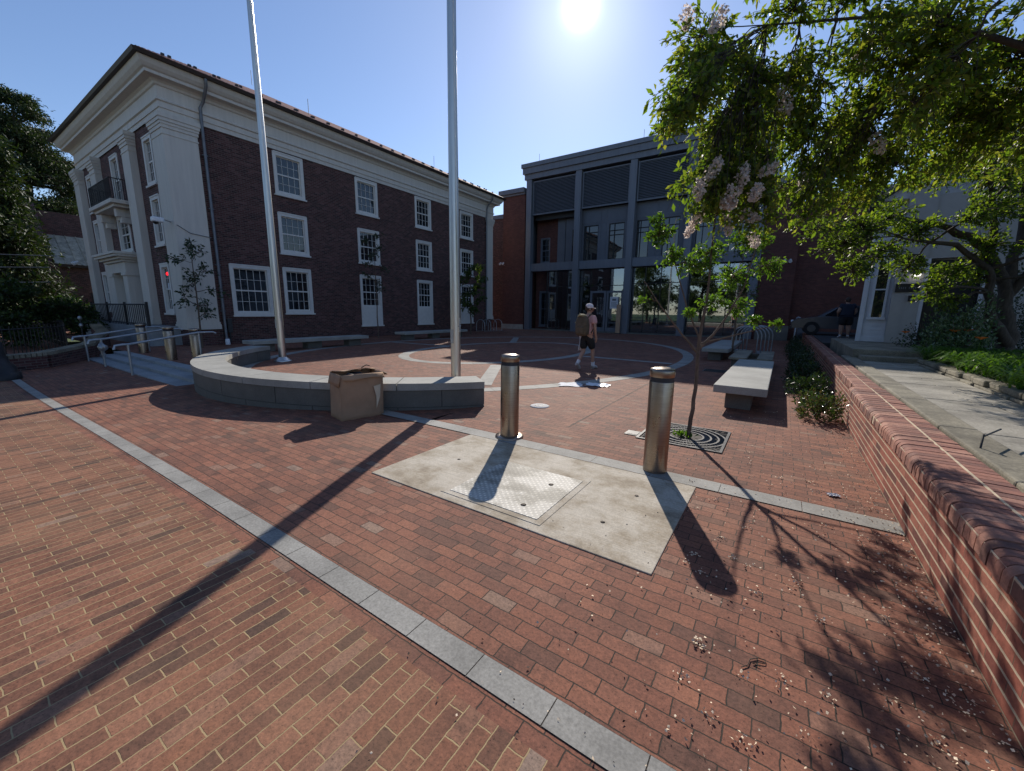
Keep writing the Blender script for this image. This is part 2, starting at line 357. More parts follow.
def ribbon(path, w, z, name, mat, zf=None, jl=None, gap=.004):
    """paved band of separate slabs along a path"""
    m = MB(); pts = [Vector((p[0], p[1], 0)) for p in path]
    cum = [0]
    for a, b in zip(pts, pts[1:]): cum.append(cum[-1]+(b-a).length)
    def at(s):
        for i in range(len(pts)-1):
            if s <= cum[i+1] or i == len(pts)-2:
                t = (s-cum[i])/(cum[i+1]-cum[i]); d = (pts[i+1]-pts[i]).normalized(); return pts[i].lerp(pts[i+1], t), d
    L = cum[-1]; n = max(1, int(round(L/jl))) if jl else 1
    for i in range(n):
        s0, s1 = L*i/n+gap/2, L*(i+1)/n-gap/2; k = 1 if jl and jl < 1 else 8
        vs = []
        for q in range(k+1):
            p, d = at(s0+(s1-s0)*q/k); nn = Vector((-d.y, d.x, 0))*w/2
            zz = z+(zf(p.x) if zf else 0)
            vs += [(*(p-nn)[:2], zz), (*(p+nn)[:2], zz)]
        m.add(vs, [(2*q, 2*q+2, 2*q+3, 2*q+1) for q in range(k)])
        e = vs[:2]+vs[-2:]
    return struct(m, name, mat)
ribbon([(-46, 1.215), (.93, 1.215)], .136, .004, 'stone_band', M['paver'], gz, .385, .005)
ribbon([(-46, 1.215), (.93, 1.215)], .142, .002, 'band_joint', M['soil'], gz, 1.0, 0)
ribbon([(-5.3, 3.98), (.93, 3.98)], .22, .006, 'paver_strip', M['paver'], lambda x: gz(x)*.6+.0, .6, .004)
EC = (-9.3, 13.5)
def ell(rx, ry, n=96): return [(EC[0]+rx*math.cos(2*PI*i/n), EC[1]+ry*math.sin(2*PI*i/n)) for i in range(n+1)]
ribbon(ell(6.75, 9.4), .36, .005, 'outer_stone_ring', M['paver'], None, .5, .006)
ribbon(ell(3.05, 4.75), .36, .005, 'inner_stone_ring', M['paver'], None, .5, .006)
def spoke(p, q, w=.34): ribbon([p, q], w, .0055, 'stone_spoke', M['paver'], None, .6, .006)
spoke((-5.25, 6.75), (-6.95, 9.55)); spoke((-11.35, 17.0), (-13.3, 20.3)); spoke((-6.1, 13.5), (-2.8, 13.35), .3); spoke((-12.4, 13.3), (-15.8, 13.1), .3)
# slit drain line on the plaza
struct(MB().add([(-2.35, 4.95, .004), (-2.336, 4.95, .004), (-2.426, 10.9, .004), (-2.44, 10.9, .004)], [(0, 1, 2, 3)]), 'expansion_joint', M['soil'])

# concrete pad with its tread plate hatch
pad = struct(MB().bevbox(-3.22, -.5, 2.33, 3.86, -.1, .008, .006), 'concrete_pad', M['conc'])
t = thing('access_hatch', 'square worn tread plate hatch set in the concrete pad', 'hatch', (-1.85, 2.92, .012))
wpart(MB().bevbox(-2.37, -1.35, 2.42, 3.41, -.02, .012, .003), 'hatch_frame', M['conc'], t)
wpart(MB().bevbox(-2.31, -1.41, 2.48, 3.35, -.01, .016, .002), 'hatch_plate', M['tread'], t)
for x, y in ((-1.62, 3.1), (-1.62, 2.62)): wpart(MB().lathe([(.0, .0015), (.024, .0015), (.024, 0)], (x, y, .0162), 16), 'lift_hole', M['soil'], t)
m = MB()
for x, y in ((-2.75, 3.1), (-.9, 3.35), (-.98, 2.75)): m.lathe([(0, .0015), (.018, .0015), (.018, 0)], (x, y, .0082), 14)
tag(m.build('anchor_caps', M['soil'], None), kind='structure')

# round covers
t = thing('cleanout_cover', 'pale round metal cover set in the brick beyond the left steel bollard', 'cover', (-3.3, 5.8, 0))
wpart(MB().lathe([(0, .012), (.15, .012), (.165, .006), (.165, 0)], (-3.3, 5.8, 0), 28), 'lid', M['galvlid'], t)
m = MB().lathe([(.06, .013), (.062, .015), (.08, .015), (.082, .013)], (-3.3, 5.8, 0), 24); m.box(-3.33, -3.27, 5.79, 5.81, .012, .0145)
wpart(m, 'rim_marks', M['iron'], t)
t = thing('valve_cover', 'small square iron valve cover beside the right steel bollard', 'cover', (-1.5, 5.2, 0))
wpart(MB().bevbox(-1.6, -1.4, 5.1, 5.3, -.02, .01, .004), 'frame', M['iron'], t)
wpart(MB().bevbox(-1.57, -1.43, 5.13, 5.27, 0, .014, .003), 'lid', M['iron'], t)
t = thing('drain_grate', 'dark rectangular drain grate near the far granite bench', 'drain', (-1.2, 12.1, 0))
wpart(MB().bevbox(-1.75, -1.15, 12.2, 12.8, -.02, .008, .004), 'frame', M['iron'], t)
m = MB()
for i in range(9): m.box(-1.71, -1.19, 12.24+i*.06, 12.27+i*.06, .006, .013)
wpart(m, 'bars', M['black'], t)

# ------------------------------------------------------------------ curved granite seat wall
t = thing('seat_wall', 'long curved grey granite seat wall round the flagpoles', 'seat wall', (BC[0], BC[1]-5.5, 0))
def arcblock(r0, r1, a0, a1, z0, z1, k=6, zb=None):
    m = MB(); vs = []
    for i in range(k+1):
        a = a0+(a1-a0)*i/k; c, q = math.cos(a), math.sin(a)
        for r, z in ((r0, z0), (r1, z0), (r1, z1), (r0, z1)): vs.append((BC[0]+r*c, BC[1]+r*q, z))
    fs = []
    for i in range(k):
        for j in range(4): fs.append((i*4+j, i*4+(j+1) % 4, i*4+4+(j+1) % 4, i*4+4+j))
    fs += [(3, 2, 1, 0), (k*4, k*4+1, k*4+2, k*4+3)]
    return m.add(vs, fs)
def course(r0, r1, z0, z1, n, sh, name, mat, g=.0013):
    m = MB(); edges = [A0]+[A0+(A1-A0)*(i+sh)/n for i in range(0 if sh > 0 else 1, n)]+[A1]
    for a, b in zip(edges, edges[1:]):
        q = arcblock(r0, r1, a-g*(1 if a != A0 else 0), b+g*(1 if b != A1 else 0), z0, z1); m.arr(q.v, q.f)
    return wpart(m, name, mat, t, True)
course(RI, RO, .315, .43, 8, 0, 'cap_stone', M['granitetop'])
course(RI+.02, RO-.02, .035, .306, 8, .5, 'upper_course', M['granite'])
course(RI+.02, RO-.02, -.4, .026, 8, 0, 'lower_course', M['granite'])
wpart(arcblock(RI+.03, RO-.03, A0-.004, A1+.004, -.45, .33, 60), 'core', M['iron'], t, True)

# ------------------------------------------------------------------ flagpoles
def flagpole(x, y, h, r, label):
    t = thing('flagpole', label, 'flagpole', (x, y, 0), 'tall metal flagpoles on the plaza')
    n = 10
    wpart(MB().tube([(x, y, .02+h*i/n) for i in range(n+1)], [r*(1-.55*(max(0, i/n-.15))/.85) for i in range(n+1)], 20), 'shaft', M['pole'], t)
    wpart(MB().lathe([(r*2.3, 0), (r*2.3, .025), (r*1.9, .04), (r*1.35, .1), (r*1.02, .13)], (x, y, 0), 28), 'base_collar', M['pole'], t)
    wpart(MB().box(x-.03, x+.03, y-r-.012, y-r+.02, 1.0, 1.25), 'access_door', M['galv'], t)
    wpart(MB().tube([(x+r+.02, y-.02, 1.35), (x+r+.015, y-.02, h*.98)], .006, 5), 'halyard', M['galv'], t)
    m = MB(); m.tube([(x+r*.8, y-.02, 1.3), (x+r+.05, y-.02, 1.32)], .012, 6); m.tube([(x+r+.035, y-.02, 1.2), (x+r+.035, y-.02, 1.45)], .012, 6)
    wpart(m, 'cleat', M['galv'], t)
    wpart(MB().lathe([(.001, .26), (.07, .22), (.11, .12), (.1, .05), (.05, 0), (.05, -.08)], (x, y, h+.05), 18), 'finial_ball', M['pole'], t)
flagpole(-12.5, 6.15, 13.5, .105, 'tall flagpole standing inside the left curve of the seat wall')
flagpole(-4.99, 5.57, 13.5, .092, 'tall flagpole rising behind the right arm of the seat wall')

# ------------------------------------------------------------------ steel bollards
def bollard(x, y, label, h=1.07, r=.117, flange=False, z=0):
    t = thing('bollard', label, 'bollard', (x, y, z), 'brushed steel bollards')
    wpart(MB().lathe([(r, .0), (r, h-.14), (r*.985, h-.135)], (x, y, z), 40), 'tube', M['steel'], t)
    wpart(MB().lathe([(r*.95, h-.14), (r*.95, h-.085)], (x, y, z), 40), 'reflective_band', M['darkring'], t)
    wpart(MB().lathe([(r*.99, h-.09), (r*1.02, h-.085), (r*1.02, h-.03), (r*.97, h-.012), (r*.6, h), (.001, h+.004)], (x, y, z), 40), 'cap', M['steel'], t)
    if flange: wpart(MB().lathe([(r*1.55, 0), (r*1.55, .018), (r*1.45, .028), (r*1.02, .03)], (x, y, z), 40), 'base_flange', M['steel'], t)
bollard(-2.77, 4.10, 'steel bollard with a base flange at the far left corner of the concrete pad', flange=True)
bollard(-.93, 4.06, 'steel bollard nearest the sapling, standing on the grey paver strip')
bollard(-14.3, 4.6, 'steel bollard beside the right end of the steps, behind the seat wall', .97, .13)
bollard(-15.2, 4.25, 'steel bollard between the two handrails at the steps', 1.0, .13)
bollard(-18.2, 4.35, 'steel bollard farthest left at the steps, by the iron railing', 1.0, .13)

# ------------------------------------------------------------------ cardboard box
t = thing('cardboard_box', 'open battered brown cardboard box leaning on the curved seat wall', 'box', (-5.3, 3.66, -.1))
bm = bmesh.new()
cx, cy, zb, zt = -5.33, 3.66, -.06, .6; rot = R(76)
ex = Vector((math.cos(rot), math.sin(rot), 0)); ey = Vector((-math.sin(rot), math.cos(rot), 0))
lean = Vector((-.05, .06, 0))
def bp(u, v, w): return Vector((cx, cy, zb))+ex*u+ey*v+Vector((0, 0, w))+lean*(w/.66)
U0, U1, V0, V1 = -.32, .32, -.24, .22
m = MB(); N = 7; random.seed(5)
def side(p0, p1):
    vs = []
    for i in range(N+1):
        for j in range(N+1):
            u = p0[0]+(p1[0]-p0[0])*i/N; v = p0[1]+(p1[1]-p0[1])*i/N
            k = .004*math.sin(i*1.3+j*.9)+.005*math.sin(j*2.1+u*5) if 0 < i < N else .0015*math.sin(j*1.7)
            top = .70+.004*math.sin(i*2.2)
            nrm = Vector((p1[1]-p0[1], p0[0]-p1[0], 0)).normalized()
            q = bp(u, v, top*j/N); q += (ex*nrm.x+ey*nrm.y)*k; vs.append(q)
    m.add(vs, [(i*(N+1)+j, (i+1)*(N+1)+j, (i+1)*(N+1)+j+1, i*(N+1)+j+1) for i in range(N) for j in range(N)], True)
side((U0, V0), (U1, V0)); side((U1, V0), (U1, V1)); side((U1, V1), (U0, V1)); side((U0, V1), (U0, V0))
m.add([bp(U0, V0, .01), bp(U1, V0, .01), bp(U1, V1, .01), bp(U0, V1, .01)], [(0, 1, 2, 3)])
b = wpart(m, 'body', M['card'], t, True)
md = b.modifiers.new('t', 'SOLIDIFY'); md.thickness = .006
def flap(a, bq, out, d, name='flap'):
    m = MB(); A = bp(*a, .70); B = bp(*bq, .70); vs = []
    for i in range(5):
        for j in range(4):
            q = A.lerp(B, i/4)+(ex*out[0]+ey*out[1])*out[3]*j/3+Vector((0, 0, out[2]*j/3+.015*math.sin(i*1.9+j)*j/3)); vs.append(q)
    m.add(vs, [(i*4+j, i*4+4+j, i*4+5+j, i*4+1+j) for i in range(4) for j in range(3)], True)
    o = wpart(m, name, M['card'], t); q = o.modifiers.new('t', 'SOLIDIFY'); q.thickness = .006
flap((U0, V0), (U1, V0), (0, -1, -.07, .05), 0); flap((U1, V0), (U1, V1), (1, 0, -.05, .07), 0)
flap((U0, V1), (U1, V1), (0, -1, .03, .2), 0); flap((U0, V0), (U0, V1), (-1, 0, -.16, .04), 0)
q = bp(U1+.003, .05, .5)
m = MB(); pts = [bp(.16, V0-.018, .5), bp(.27, V0-.018, .52), bp(.26, V0-.02, .34), bp(.2, V0-.022, .16), bp(.2, V0-.02, .34)]
m.add(pts, [(0, 1, 2, 4), (4, 2, 3)]); o = wpart(m, 'torn_label', M['tape'], t); o.modifiers.new('t', 'SOLIDIFY').thickness = .003
m = MB(); c0 = bp(.1, .05, .70); m.tube([c0, c0+Vector((.02, 0, .06)), c0+Vector((.09, .03, .1)), c0+Vector((.15, .05, .09))], .007, 6)
wpart(m, 'strap_end', M['black'], t)
t = thing('crumpled_bag', 'dark crumpled bag poking out of the cardboard box', 'bag', (-5.4, 3.8, .3))
rng = np.random.default_rng(3)
bm = bmesh.new(); bmesh.ops.create_icosphere(bm, subdivisions=3, radius=1)
for v in bm.verts:
    d = v.co.normalized(); k = 1+.18*math.sin(d.x*7+d.y*5)+.12*math.sin(d.z*11+d.x*4); c = bp(.0, .02, .5); v.co = c+ex*d.x*.25*k+ey*d.y*.15*k+Vector((0, 0, d.z*.19*k))
m = MB(); m.add([v.co[:] for v in bm.verts], [[v.index for v in f.verts] for f in bm.faces], True); bm.free()
wpart(m, 'bag_body', M['darkring'], t)

# ------------------------------------------------------------------ granite slab benches
def slab_bench(x0, x1, y0, y1, label, ztop=.42, th=.13, legs=2, group='granite slab benches on the plaza'):
    t = thing('slab_bench', label, 'bench', ((x0+x1)/2, (y0+y1)/2, 0), group)
    wpart(MB().bevbox(x0, x1, y0, y1, ztop-th, ztop, .012), 'seat_slab', M['granitetop'], t)
    w = x1-x0
    for i in range(legs):
        yc = y0+.55+(y1-y0-1.1)*i/(legs-1)
        wpart(MB().bevbox(x0+w*.22, x1-w*.28, yc-.3, yc+.3, -.02, ztop-th, .01), 'support_block', M['granite'], t)
slab_bench(-.86, -.08, 7.42, 12.1, 'granite slab bench half in sun between the grated sapling and the shrubs')
slab_bench(-2.25, -1.42, 15.2, 20.6, 'granite slab bench lying in shade beside the thin second sapling')
slab_bench(-16.2, -15.4, 6.6, 11.4, 'granite slab bench below the windows, left of the two by the long facade', legs=3)
slab_bench(-17.0, -16.2, 14.2, 19.2, 'granite slab bench farther along the long facade, behind the right flagpole', legs=3)
t = thing('plank_bench', 'low bench of two pale planks behind the half sunlit granite bench', 'bench', (-.6, 13.7, 0))
for a, b in ((-1.15, -.72), (-.48, -.12)): wpart(MB().bevbox(a, b, 12.5, 15.3, .36, .42, .008), 'plank', M['kerb'], t)
for y in (12.9, 14.9): wpart(MB().bevbox(-1.1, -.2, y-.07, y+.07, -.01, .36, .008), 'trestle', M['granite'], t)

# ------------------------------------------------------------------ leaves and trees
def leafmesh(P_, D, S, rng, wr=.42, fold=.25):
    """P_ bases, D directions, S lengths -> folded diamond leaves"""
    n = len(P_); D = D/np.maximum(np.linalg.norm(D, axis=1, keepdims=True), 1e-6)
    r = rng.normal(size=(n, 3)); side = np.cross(D, r); side /= np.maximum(np.linalg.norm(side, axis=1, keepdims=True), 1e-6)
    nn = np.cross(side, D); S = S[:, None]
    mid = P_+D*S*.5
    V = np.stack([P_, mid+side*S*wr*.5+nn*S*fold*.3, P_+D*S-nn*S*fold*.3, mid-side*S*wr*.5+nn*S*fold*.3], 1).reshape(-1, 3)
    i = np.arange(n)*4
    F = np.stack([np.stack([i, i+1, i+2], 1), np.stack([i, i+2, i+3], 1)], 1).reshape(-1, 3)
    return V, F
def fast_obj(name, V, F, mat, parent):
    me = bpy.data.meshes.new(name); off = np.array(parent['_org']) if parent is not None else np.zeros(3)
    V = np.asarray(V, float)-off; F = np.asarray(F)
    me.vertices.add(len(V)); me.vertices.foreach_set('co', V.astype('f').ravel())
    me.loops.add(F.size); me.loops.foreach_set('vertex_index', F.astype('i').ravel())
    me.polygons.add(len(F)); me.polygons.foreach_set('loop_start', np.arange(0, F.size, F.shape[1], dtype='i'))
    me.update(calc_edges=True); me.validate(); me.materials.append(mat)
    o = bpy.data.objects.new(name, me); col.objects.link(o)
    if parent is not None: o.parent = parent
    return o
def curve(a, b, bend, n=6, rng=None, jit=0.):
    a, b, bend = np.array(a, float), np.array(b, float), np.array(bend, float); c = (a+b)/2+bend
    t = np.linspace(0, 1, n)[:, None]; p = (1-t)**2*a+2*t*(1-t)*c+t*t*b
    if jit and rng is not None: p[1:-1] += rng.normal(size=(n-2, 3))*jit
    return p
def tree(name, label, cat, base, stems, blobs, leafmat, barkmat, seed, leaf=(.05, .08), per=9, twigr=.004, droop=.25, group=None, flowers=None,
         limb=.03, foliage='foliage', wr=.42, spread=.35, pen=1.2):
    """stems: list of polylines [(x,y,z,r)...]; blobs: (x,y,z, radius, twigs[, zsquash])"""
    rng = np.random.default_rng(seed); t = thing(name, label, cat, base, group)
    m = MB(); nodes = []
    for st in stems:
        p = [np.array(s[:3]) for s in st]; r = [s[3] for s in st]
        pts = []; rs = []
        for i in range(len(p)-1):
            for k in range(4):
                u = k/4; pts.append(p[i]*(1-u)+p[i+1]*u+(rng.normal(size=3)*r[i]*.25 if (i or k) else 0)); rs.append(r[i]*(1-u)+r[i+1]*u)
        pts.append(p[-1]); rs.append(r[-1]); m.tube(pts, rs, 9)
        L = len(pts); nodes += [(q, rr) for k, (q, rr) in enumerate(zip(pts, rs)) if k > L*.3]
    wpart(m, 'trunk', barkmat, t)
    br = MB(); P_, D_, S_ = [], [], []
    for bl in blobs:
        c = np.array(bl[:3]); rad = bl[3]; nt = bl[4]; sq = bl[5] if len(bl) > 5 else .75
        q, rr = min(nodes, key=lambda k: np.linalg.norm(k[0]-c)+max(0, k[0][2]-c[2])*pen)
        main = curve(q, c, (0, 0, .12*np.linalg.norm(c-q)), 7, rng, .02); r0 = min(rr*.7, limb*(.6+rad*.5))
        br.tube(main, list(np.linspace(r0, max(twigr*1.6, r0*.3), 7)), 6)
        for _ in range(nt):
            d = rng.normal(size=3); d /= np.linalg.norm(d); d *= rad*rng.uniform(.35, 1)**.6; d[2] *= sq
            e = c+d; s0 = main[rng.integers(3, 7)]
            tw = curve(s0, e, (0, 0, .15*np.linalg.norm(e-s0)), 6, rng, .012*rad)
            br.tube(tw, list(np.linspace(twigr*1.7, twigr*.6, 6)), 3, False)
            k = max(3, int(per*rng.uniform(.6, 1.4)))
            u = rng.uniform(.3, 1.0, k)*5; i0 = np.minimum(u.astype(int), 4); f = (u-i0)[:, None]
            pp = tw[i0]*(1-f)+tw[i0+1]*f
            td = tw[i0+1]-tw[i0]; td /= np.maximum(np.linalg.norm(td, axis=1, keepdims=True), 1e-6)
            dd = td*.6+rng.normal(size=(k, 3))*.75; dd[:, 2] -= droop
            P_.append(pp+rng.normal(size=(k, 3))*leaf[0]*spread); D_.append(dd); S_.append(rng.uniform(leaf[0], leaf[1], k))
    wpart(br, 'branches', barkmat, t)
    V, F = leafmesh(np.concatenate(P_), np.concatenate(D_), np.concatenate(S_), rng, wr); fast_obj(foliage, V, F, leafmat, t)
    if flowers:
        for fl in flowers:
            c = np.array(fl[:3]); n = fl[4]; L = fl[3]
            ax = np.array((rng.normal()*.3, rng.normal()*.3, -.6+rng.normal()*.3)); ax /= np.linalg.norm(ax)
            u = rng.uniform(0, 1, n); rad = L*.36*np.sin(PI*np.clip(u*.85+.12, 0, 1)); q = rng.normal(size=(n, 3)); q /= np.linalg.norm(q, axis=1, keepdims=True)
            pp = c+ax*(u*L)[:, None]+q*(rad*rng.uniform(.3, 1, n)**.5)[:, None]
            V, F = leafmesh(pp, rng.normal(size=(n, 3)), rng.uniform(.024, .045, n), rng, .9, .6); fast_obj('flower_cluster', V, F, M['flower'], t)
    return t

# --- sapling in the grate
sx, sy = -.87, 5.47
stems = [[(sx, sy, 0, .028), (sx+.03, sy+.02, .5, .024), (sx+.02, sy+.05, 1.12, .021), (sx+.05, sy+.1, 1.9, .014), (sx+.03, sy+.2, 2.75, .009)],
         [(sx+.02, sy+.05, 1.10, .018), (sx-.18, sy, 1.32, .012), (sx-.5, sy-.12, 1.75, .008), (sx-.66, sy-.2, 2.0, .004)],
         [(sx+.02, sy+.05, 1.16, .018), (sx+.2, sy+.15, 1.4, .013), (sx+.42, sy+.25, 1.9, .009), (sx+.5, sy+.35, 2.4, .005)],
         [(sx+.02, sy+.05, 1.28, .014), (sx-.15, sy+.1, 1.6, .01), (sx-.35, sy+.05, 2.2, .006), (sx-.45, sy, 2.55, .003)],
         [(sx+.02, sy+.05, 1.22, .012), (sx+.35, sy+.25, 1.32, .008), (sx+.75, sy+.5, 1.45, .004)]]
blobs = [(-1.40, 5.38, 2.55, .22, 26), (-1.25, 5.4, 2.3, .2, 20), (-1.02, 5.5, 2.2, .24, 22), (-.85, 5.7, 2.35, .28, 26), (-.6, 5.8, 2.05, .26, 26), (-.75, 5.65, 1.75, .2, 16), (-.5, 5.85, 1.7, .2, 14),
         (-.46, 6.0, 2.5, .3, 32), (-.86, 5.9, 2.9, .3, 34), (-.55, 5.9, 3.1, .28, 30), (-.9, 5.6, 3.3, .2, 16), (-.22, 6.05, 2.15, .22, 18), (-.07, 6.02, 1.46, .1, 6), (-.3, 5.9, 1.5, .1, 6), (-1.5, 5.2, 1.75, .06, 3), (-1.0, 5.45, 1.6, .12, 7), (-1.45, 5.3, 2.75, .1, 6)]
tree('young_tree', 'slim young tree with bright lime leaves growing from the square iron grate', 'tree', (sx, sy, 0), stems, blobs, M['leafS'], M['twig'], 11,
     (.035, .075), 17, .0024, .15, limb=.010, wr=.4, group=None)
t = thing('tree_grate', 'square cast iron grate with round opening at the foot of the lime leaved young tree', 'tree grate', (sx, sy, 0))
m = MB(); gx0, gx1, gy0, gy1 = -1.42, -.42, 5.02, 6.02; gc = (-.9, 5.5)
for a, b, c, d in ((gx0, gx1, gy0, gy0+.03), (gx0, gx1, gy1-.03, gy1), (gx0, gx0+.03, gy0+.03, gy1-.03), (gx1-.03, gx1, gy0+.03, gy1-.03)): m.box(a, b, c, d, -.02, .013)
wpart(m, 'frame', M['iron'], t)
m = MB()
for r in (.2, .29, .38, .46):
    m.lathe([(r, 0), (r, .012), (r+.022, .012), (r+.022, 0)], (gc[0], gc[1], 0), 40, False)
for i in range(56):
    a = 2*PI*i/56; k = min(.46/max(abs(math.cos(a)), abs(math.sin(a)), .01), .64); c, q = math.cos(a), math.sin(a)
    m.tube([(gc[0]+.2*c, gc[1]+.2*q, .006), (gc[0]+k*c, gc[1]+k*q, .006)], .006, 4, False, False)
wpart(m, 'bars', M['iron2'], t)
wpart(MB().box(gx0+.03, gx1-.03, gy0+.03, gy1-.03, -.03, .002), 'pit_soil', M['soil'], t)
rng = np.random.default_rng(8); n = 40
V, F = leafmesh(np.c_[rng.uniform(-1.02, -.8, n), rng.uniform(5.36, 5.56, n), np.full(n, .01)], np.c_[rng.normal(size=(n, 2))*.5, rng.uniform(.3, 1, n)], rng.uniform(.05, .1, n), rng)
t = thing('weed_tuft', 'small green weed sprouting at the foot of the young tree', 'weed', (-.9, 5.45, .0)); fast_obj('leaves', V, F, M['leafS'], t)

# --- flowering tree overhanging from the right (its trunk stands beyond the path)
tb = (3.7, 5.6, .6)
stems = [[(3.7, 5.6, .5, .12), (3.5, 5.7, 1.6, .10), (2.9, 5.9, 2.8, .06), (1.8, 6.1, 3.9, .032), (.7, 5.9, 4.5, .018), (-.5, 5.5, 4.6, .008)],
         [(3.75, 5.65, .5, .11), (3.7, 6.2, 1.8, .09), (3.1, 6.8, 3.2, .05), (2.0, 6.9, 4.2, .026), (1.0, 6.5, 4.5, .01)],
         [(3.65, 5.5, .5, .10), (3.2, 5.2, 1.9, .08), (2.2, 5.2, 3.5, .034), (1.0, 5.2, 4.5, .018), (-.2, 5.0, 4.8, .008)],
         [(3.7, 5.6, .6, .1), (4.1, 5.4, 2.2, .07), (4.3, 5.3, 4.2, .03)]]
blobs = []
rr = np.random.default_rng(21)
for c in [(-1.2, 5.35, 4.75, .42, 26), (-1.12, 4.3, 3.6, .26, 20), (-.95, 4.5, 3.75, .3, 22), (-.95, 5.1, 4.2, .4, 34), (-.74, 5.65, 4.45, .45, 44), (-.62, 5.5, 3.75, .42, 44), (-.3, 5.6, 4.9, .5, 50), (-.2, 5.75, 4.2, .5, 56),
          (0.0, 6.0, 3.62, .45, 50), (.5, 6.05, 4.25, .55, 60), (.6, 6.4, 3.75, .45, 52), (1.2, 6.5, 4.4, .55, 60), (1.4, 7.1, 3.95, .5, 54), (1.7, 6.9, 4.35, .5, 54), (-.5, 5.4, 3.2, .28, 24), (-.75, 5.2, 3.0, .22, 16),
          (.5, 5.6, 5.1, .6, 48), (1.3, 6.0, 5.2, .6, 48), (2.0, 6.4, 4.9, .6, 48), (2.4, 6.2, 4.2, .55, 44), (.9, 5.6, 4.3, .45, 36), (3.0, 5.6, 5.0, .7, 36), (3.6, 6.2, 5.2, .7, 36), (4.2, 5.2, 4.8, .7, 36), (-.55, 5.2, 5.2, .45, 34),
          (.25, 6.2, 3.3, .3, 22), (2.0, 7.2, 3.7, .45, 36)]:
    blobs.append(c)
blobs = [(x, y, z-.12, r*1.08, int(n*1.3)) for x, y, z, r, n in blobs]
rr2 = np.random.default_rng(5)
for _ in range(16): u = rr2.uniform(0, 1); blobs.append((-.6+u*3.4, 5.5+rr2.uniform(-.3, 1.3)+u*.6, 3.75+rr2.uniform(-.25, 1.5)-u*.1, .42, 46))
for c in [(-.75, 5.2, 2.7), (-.95, 5.1, 2.9), (-.4, 5.5, 2.65), (.05, 6.0, 2.75), (.5, 6.9, 3.0), (-.9, 5.49, 3.68), (-.58, 5.75, 3.32), (-.87, 5.4, 3.17), (-.28, 5.91, 3.69), (-.56, 5.68, 4.03), (-.12, 6.27, 3.16), (.24, 6.64, 3.2), (.67, 7.2, 3.33), (1.15, 7.54, 3.41), (1.66, 8.03, 3.51), (2.25, 8.57, 3.62), (-.58, 5.75, 2.85), (-1.14, 4.83, 3.59), (-1.17, 5.2, 4.23), (.37, 6.38, 3.81), (1.17, 7.21, 4.04), (1.95, 8.0, 4.15)]: blobs.append((*c, .38, 46))
blobs += [(-1.15, 4.5, 3.45, .2, 22), (-1.1, 4.2, 3.3, .14, 12), (.9, 6.8, 3.35, .4, 40), (1.5, 7.2, 3.5, .4, 40), (.3, 6.2, 3.2, .28, 26)]
fl = [(-.74, 5.0, 3.2, .22, 170), (-.9, 4.92, 3.0, .2, 150), (-.5, 5.1, 3.12, .22, 170), (-.62, 5.0, 2.9, .2, 150), (-.36, 5.2, 2.92, .18, 130), (-.72, 5.1, 2.82, .17, 120), (-.25, 5.3, 3.15, .18, 120), (-.92, 5.23, 2.72, .18, 110), (-.98, 5.15, 2.62, .16, 100), (-.7, 5.35, 2.68, .2, 130), (-.55, 5.4, 2.7, .2, 130), (-.42, 5.5, 2.5, .16, 90),
      (-.3, 5.5, 3.95, .26, 160), (-1.0, 5.2, 4.45, .25, 140), (-.85, 5.0, 4.6, .25, 140), (.0, 6.0, 3.2, .24, 150), (-1.25, 5.2, 4.85, .25, 130), (-1.0, 4.9, 3.95, .16, 80), (.6, 6.2, 3.55, .22, 90), (.3, 5.7, 4.2, .22, 90)]
tree('crape_myrtle', 'large leafy tree with white flower clusters overhanging the plaza from the right', 'tree', tb, stems, blobs, M['leafO'], M['bark'], 22,
     (.05, .098), 13, .003, .3, flowers=fl, limb=.012, wr=.45, pen=.15)

# --- garden tree by the house
stems = [[(4.28, 13.7, .6, .17), (4.25, 13.75, 1.3, .14), (4.05, 13.9, 2.4, .115), (3.5, 13.6, 3.2, .10), (2.5, 12.8, 3.6, .05), (1.5, 11.9, 3.7, .02)],
         [(4.25, 13.7, 1.0, .12), (3.75, 13.3, 1.7, .09), (3.55, 13.1, 2.6, .065), (2.9, 12.7, 3.1, .05), (1.9, 11.9, 3.2, .02)],
         [(4.1, 13.9, 2.2, .11), (4.2, 14.1, 3.6, .08), (4.0, 14.0, 5.0, .05), (3.6, 13.8, 6.0, .02)],
         [(4.1, 13.9, 2.0, .09), (4.7, 13.9, 3.3, .09), (5.4, 13.6, 4.7, .04), (5.8, 13.2, 5.6, .02)],
         [(3.6, 13.4, 3.1, .07), (3.2, 12.4, 3.9, .045), (2.6, 11.2, 4.6, .02)]]
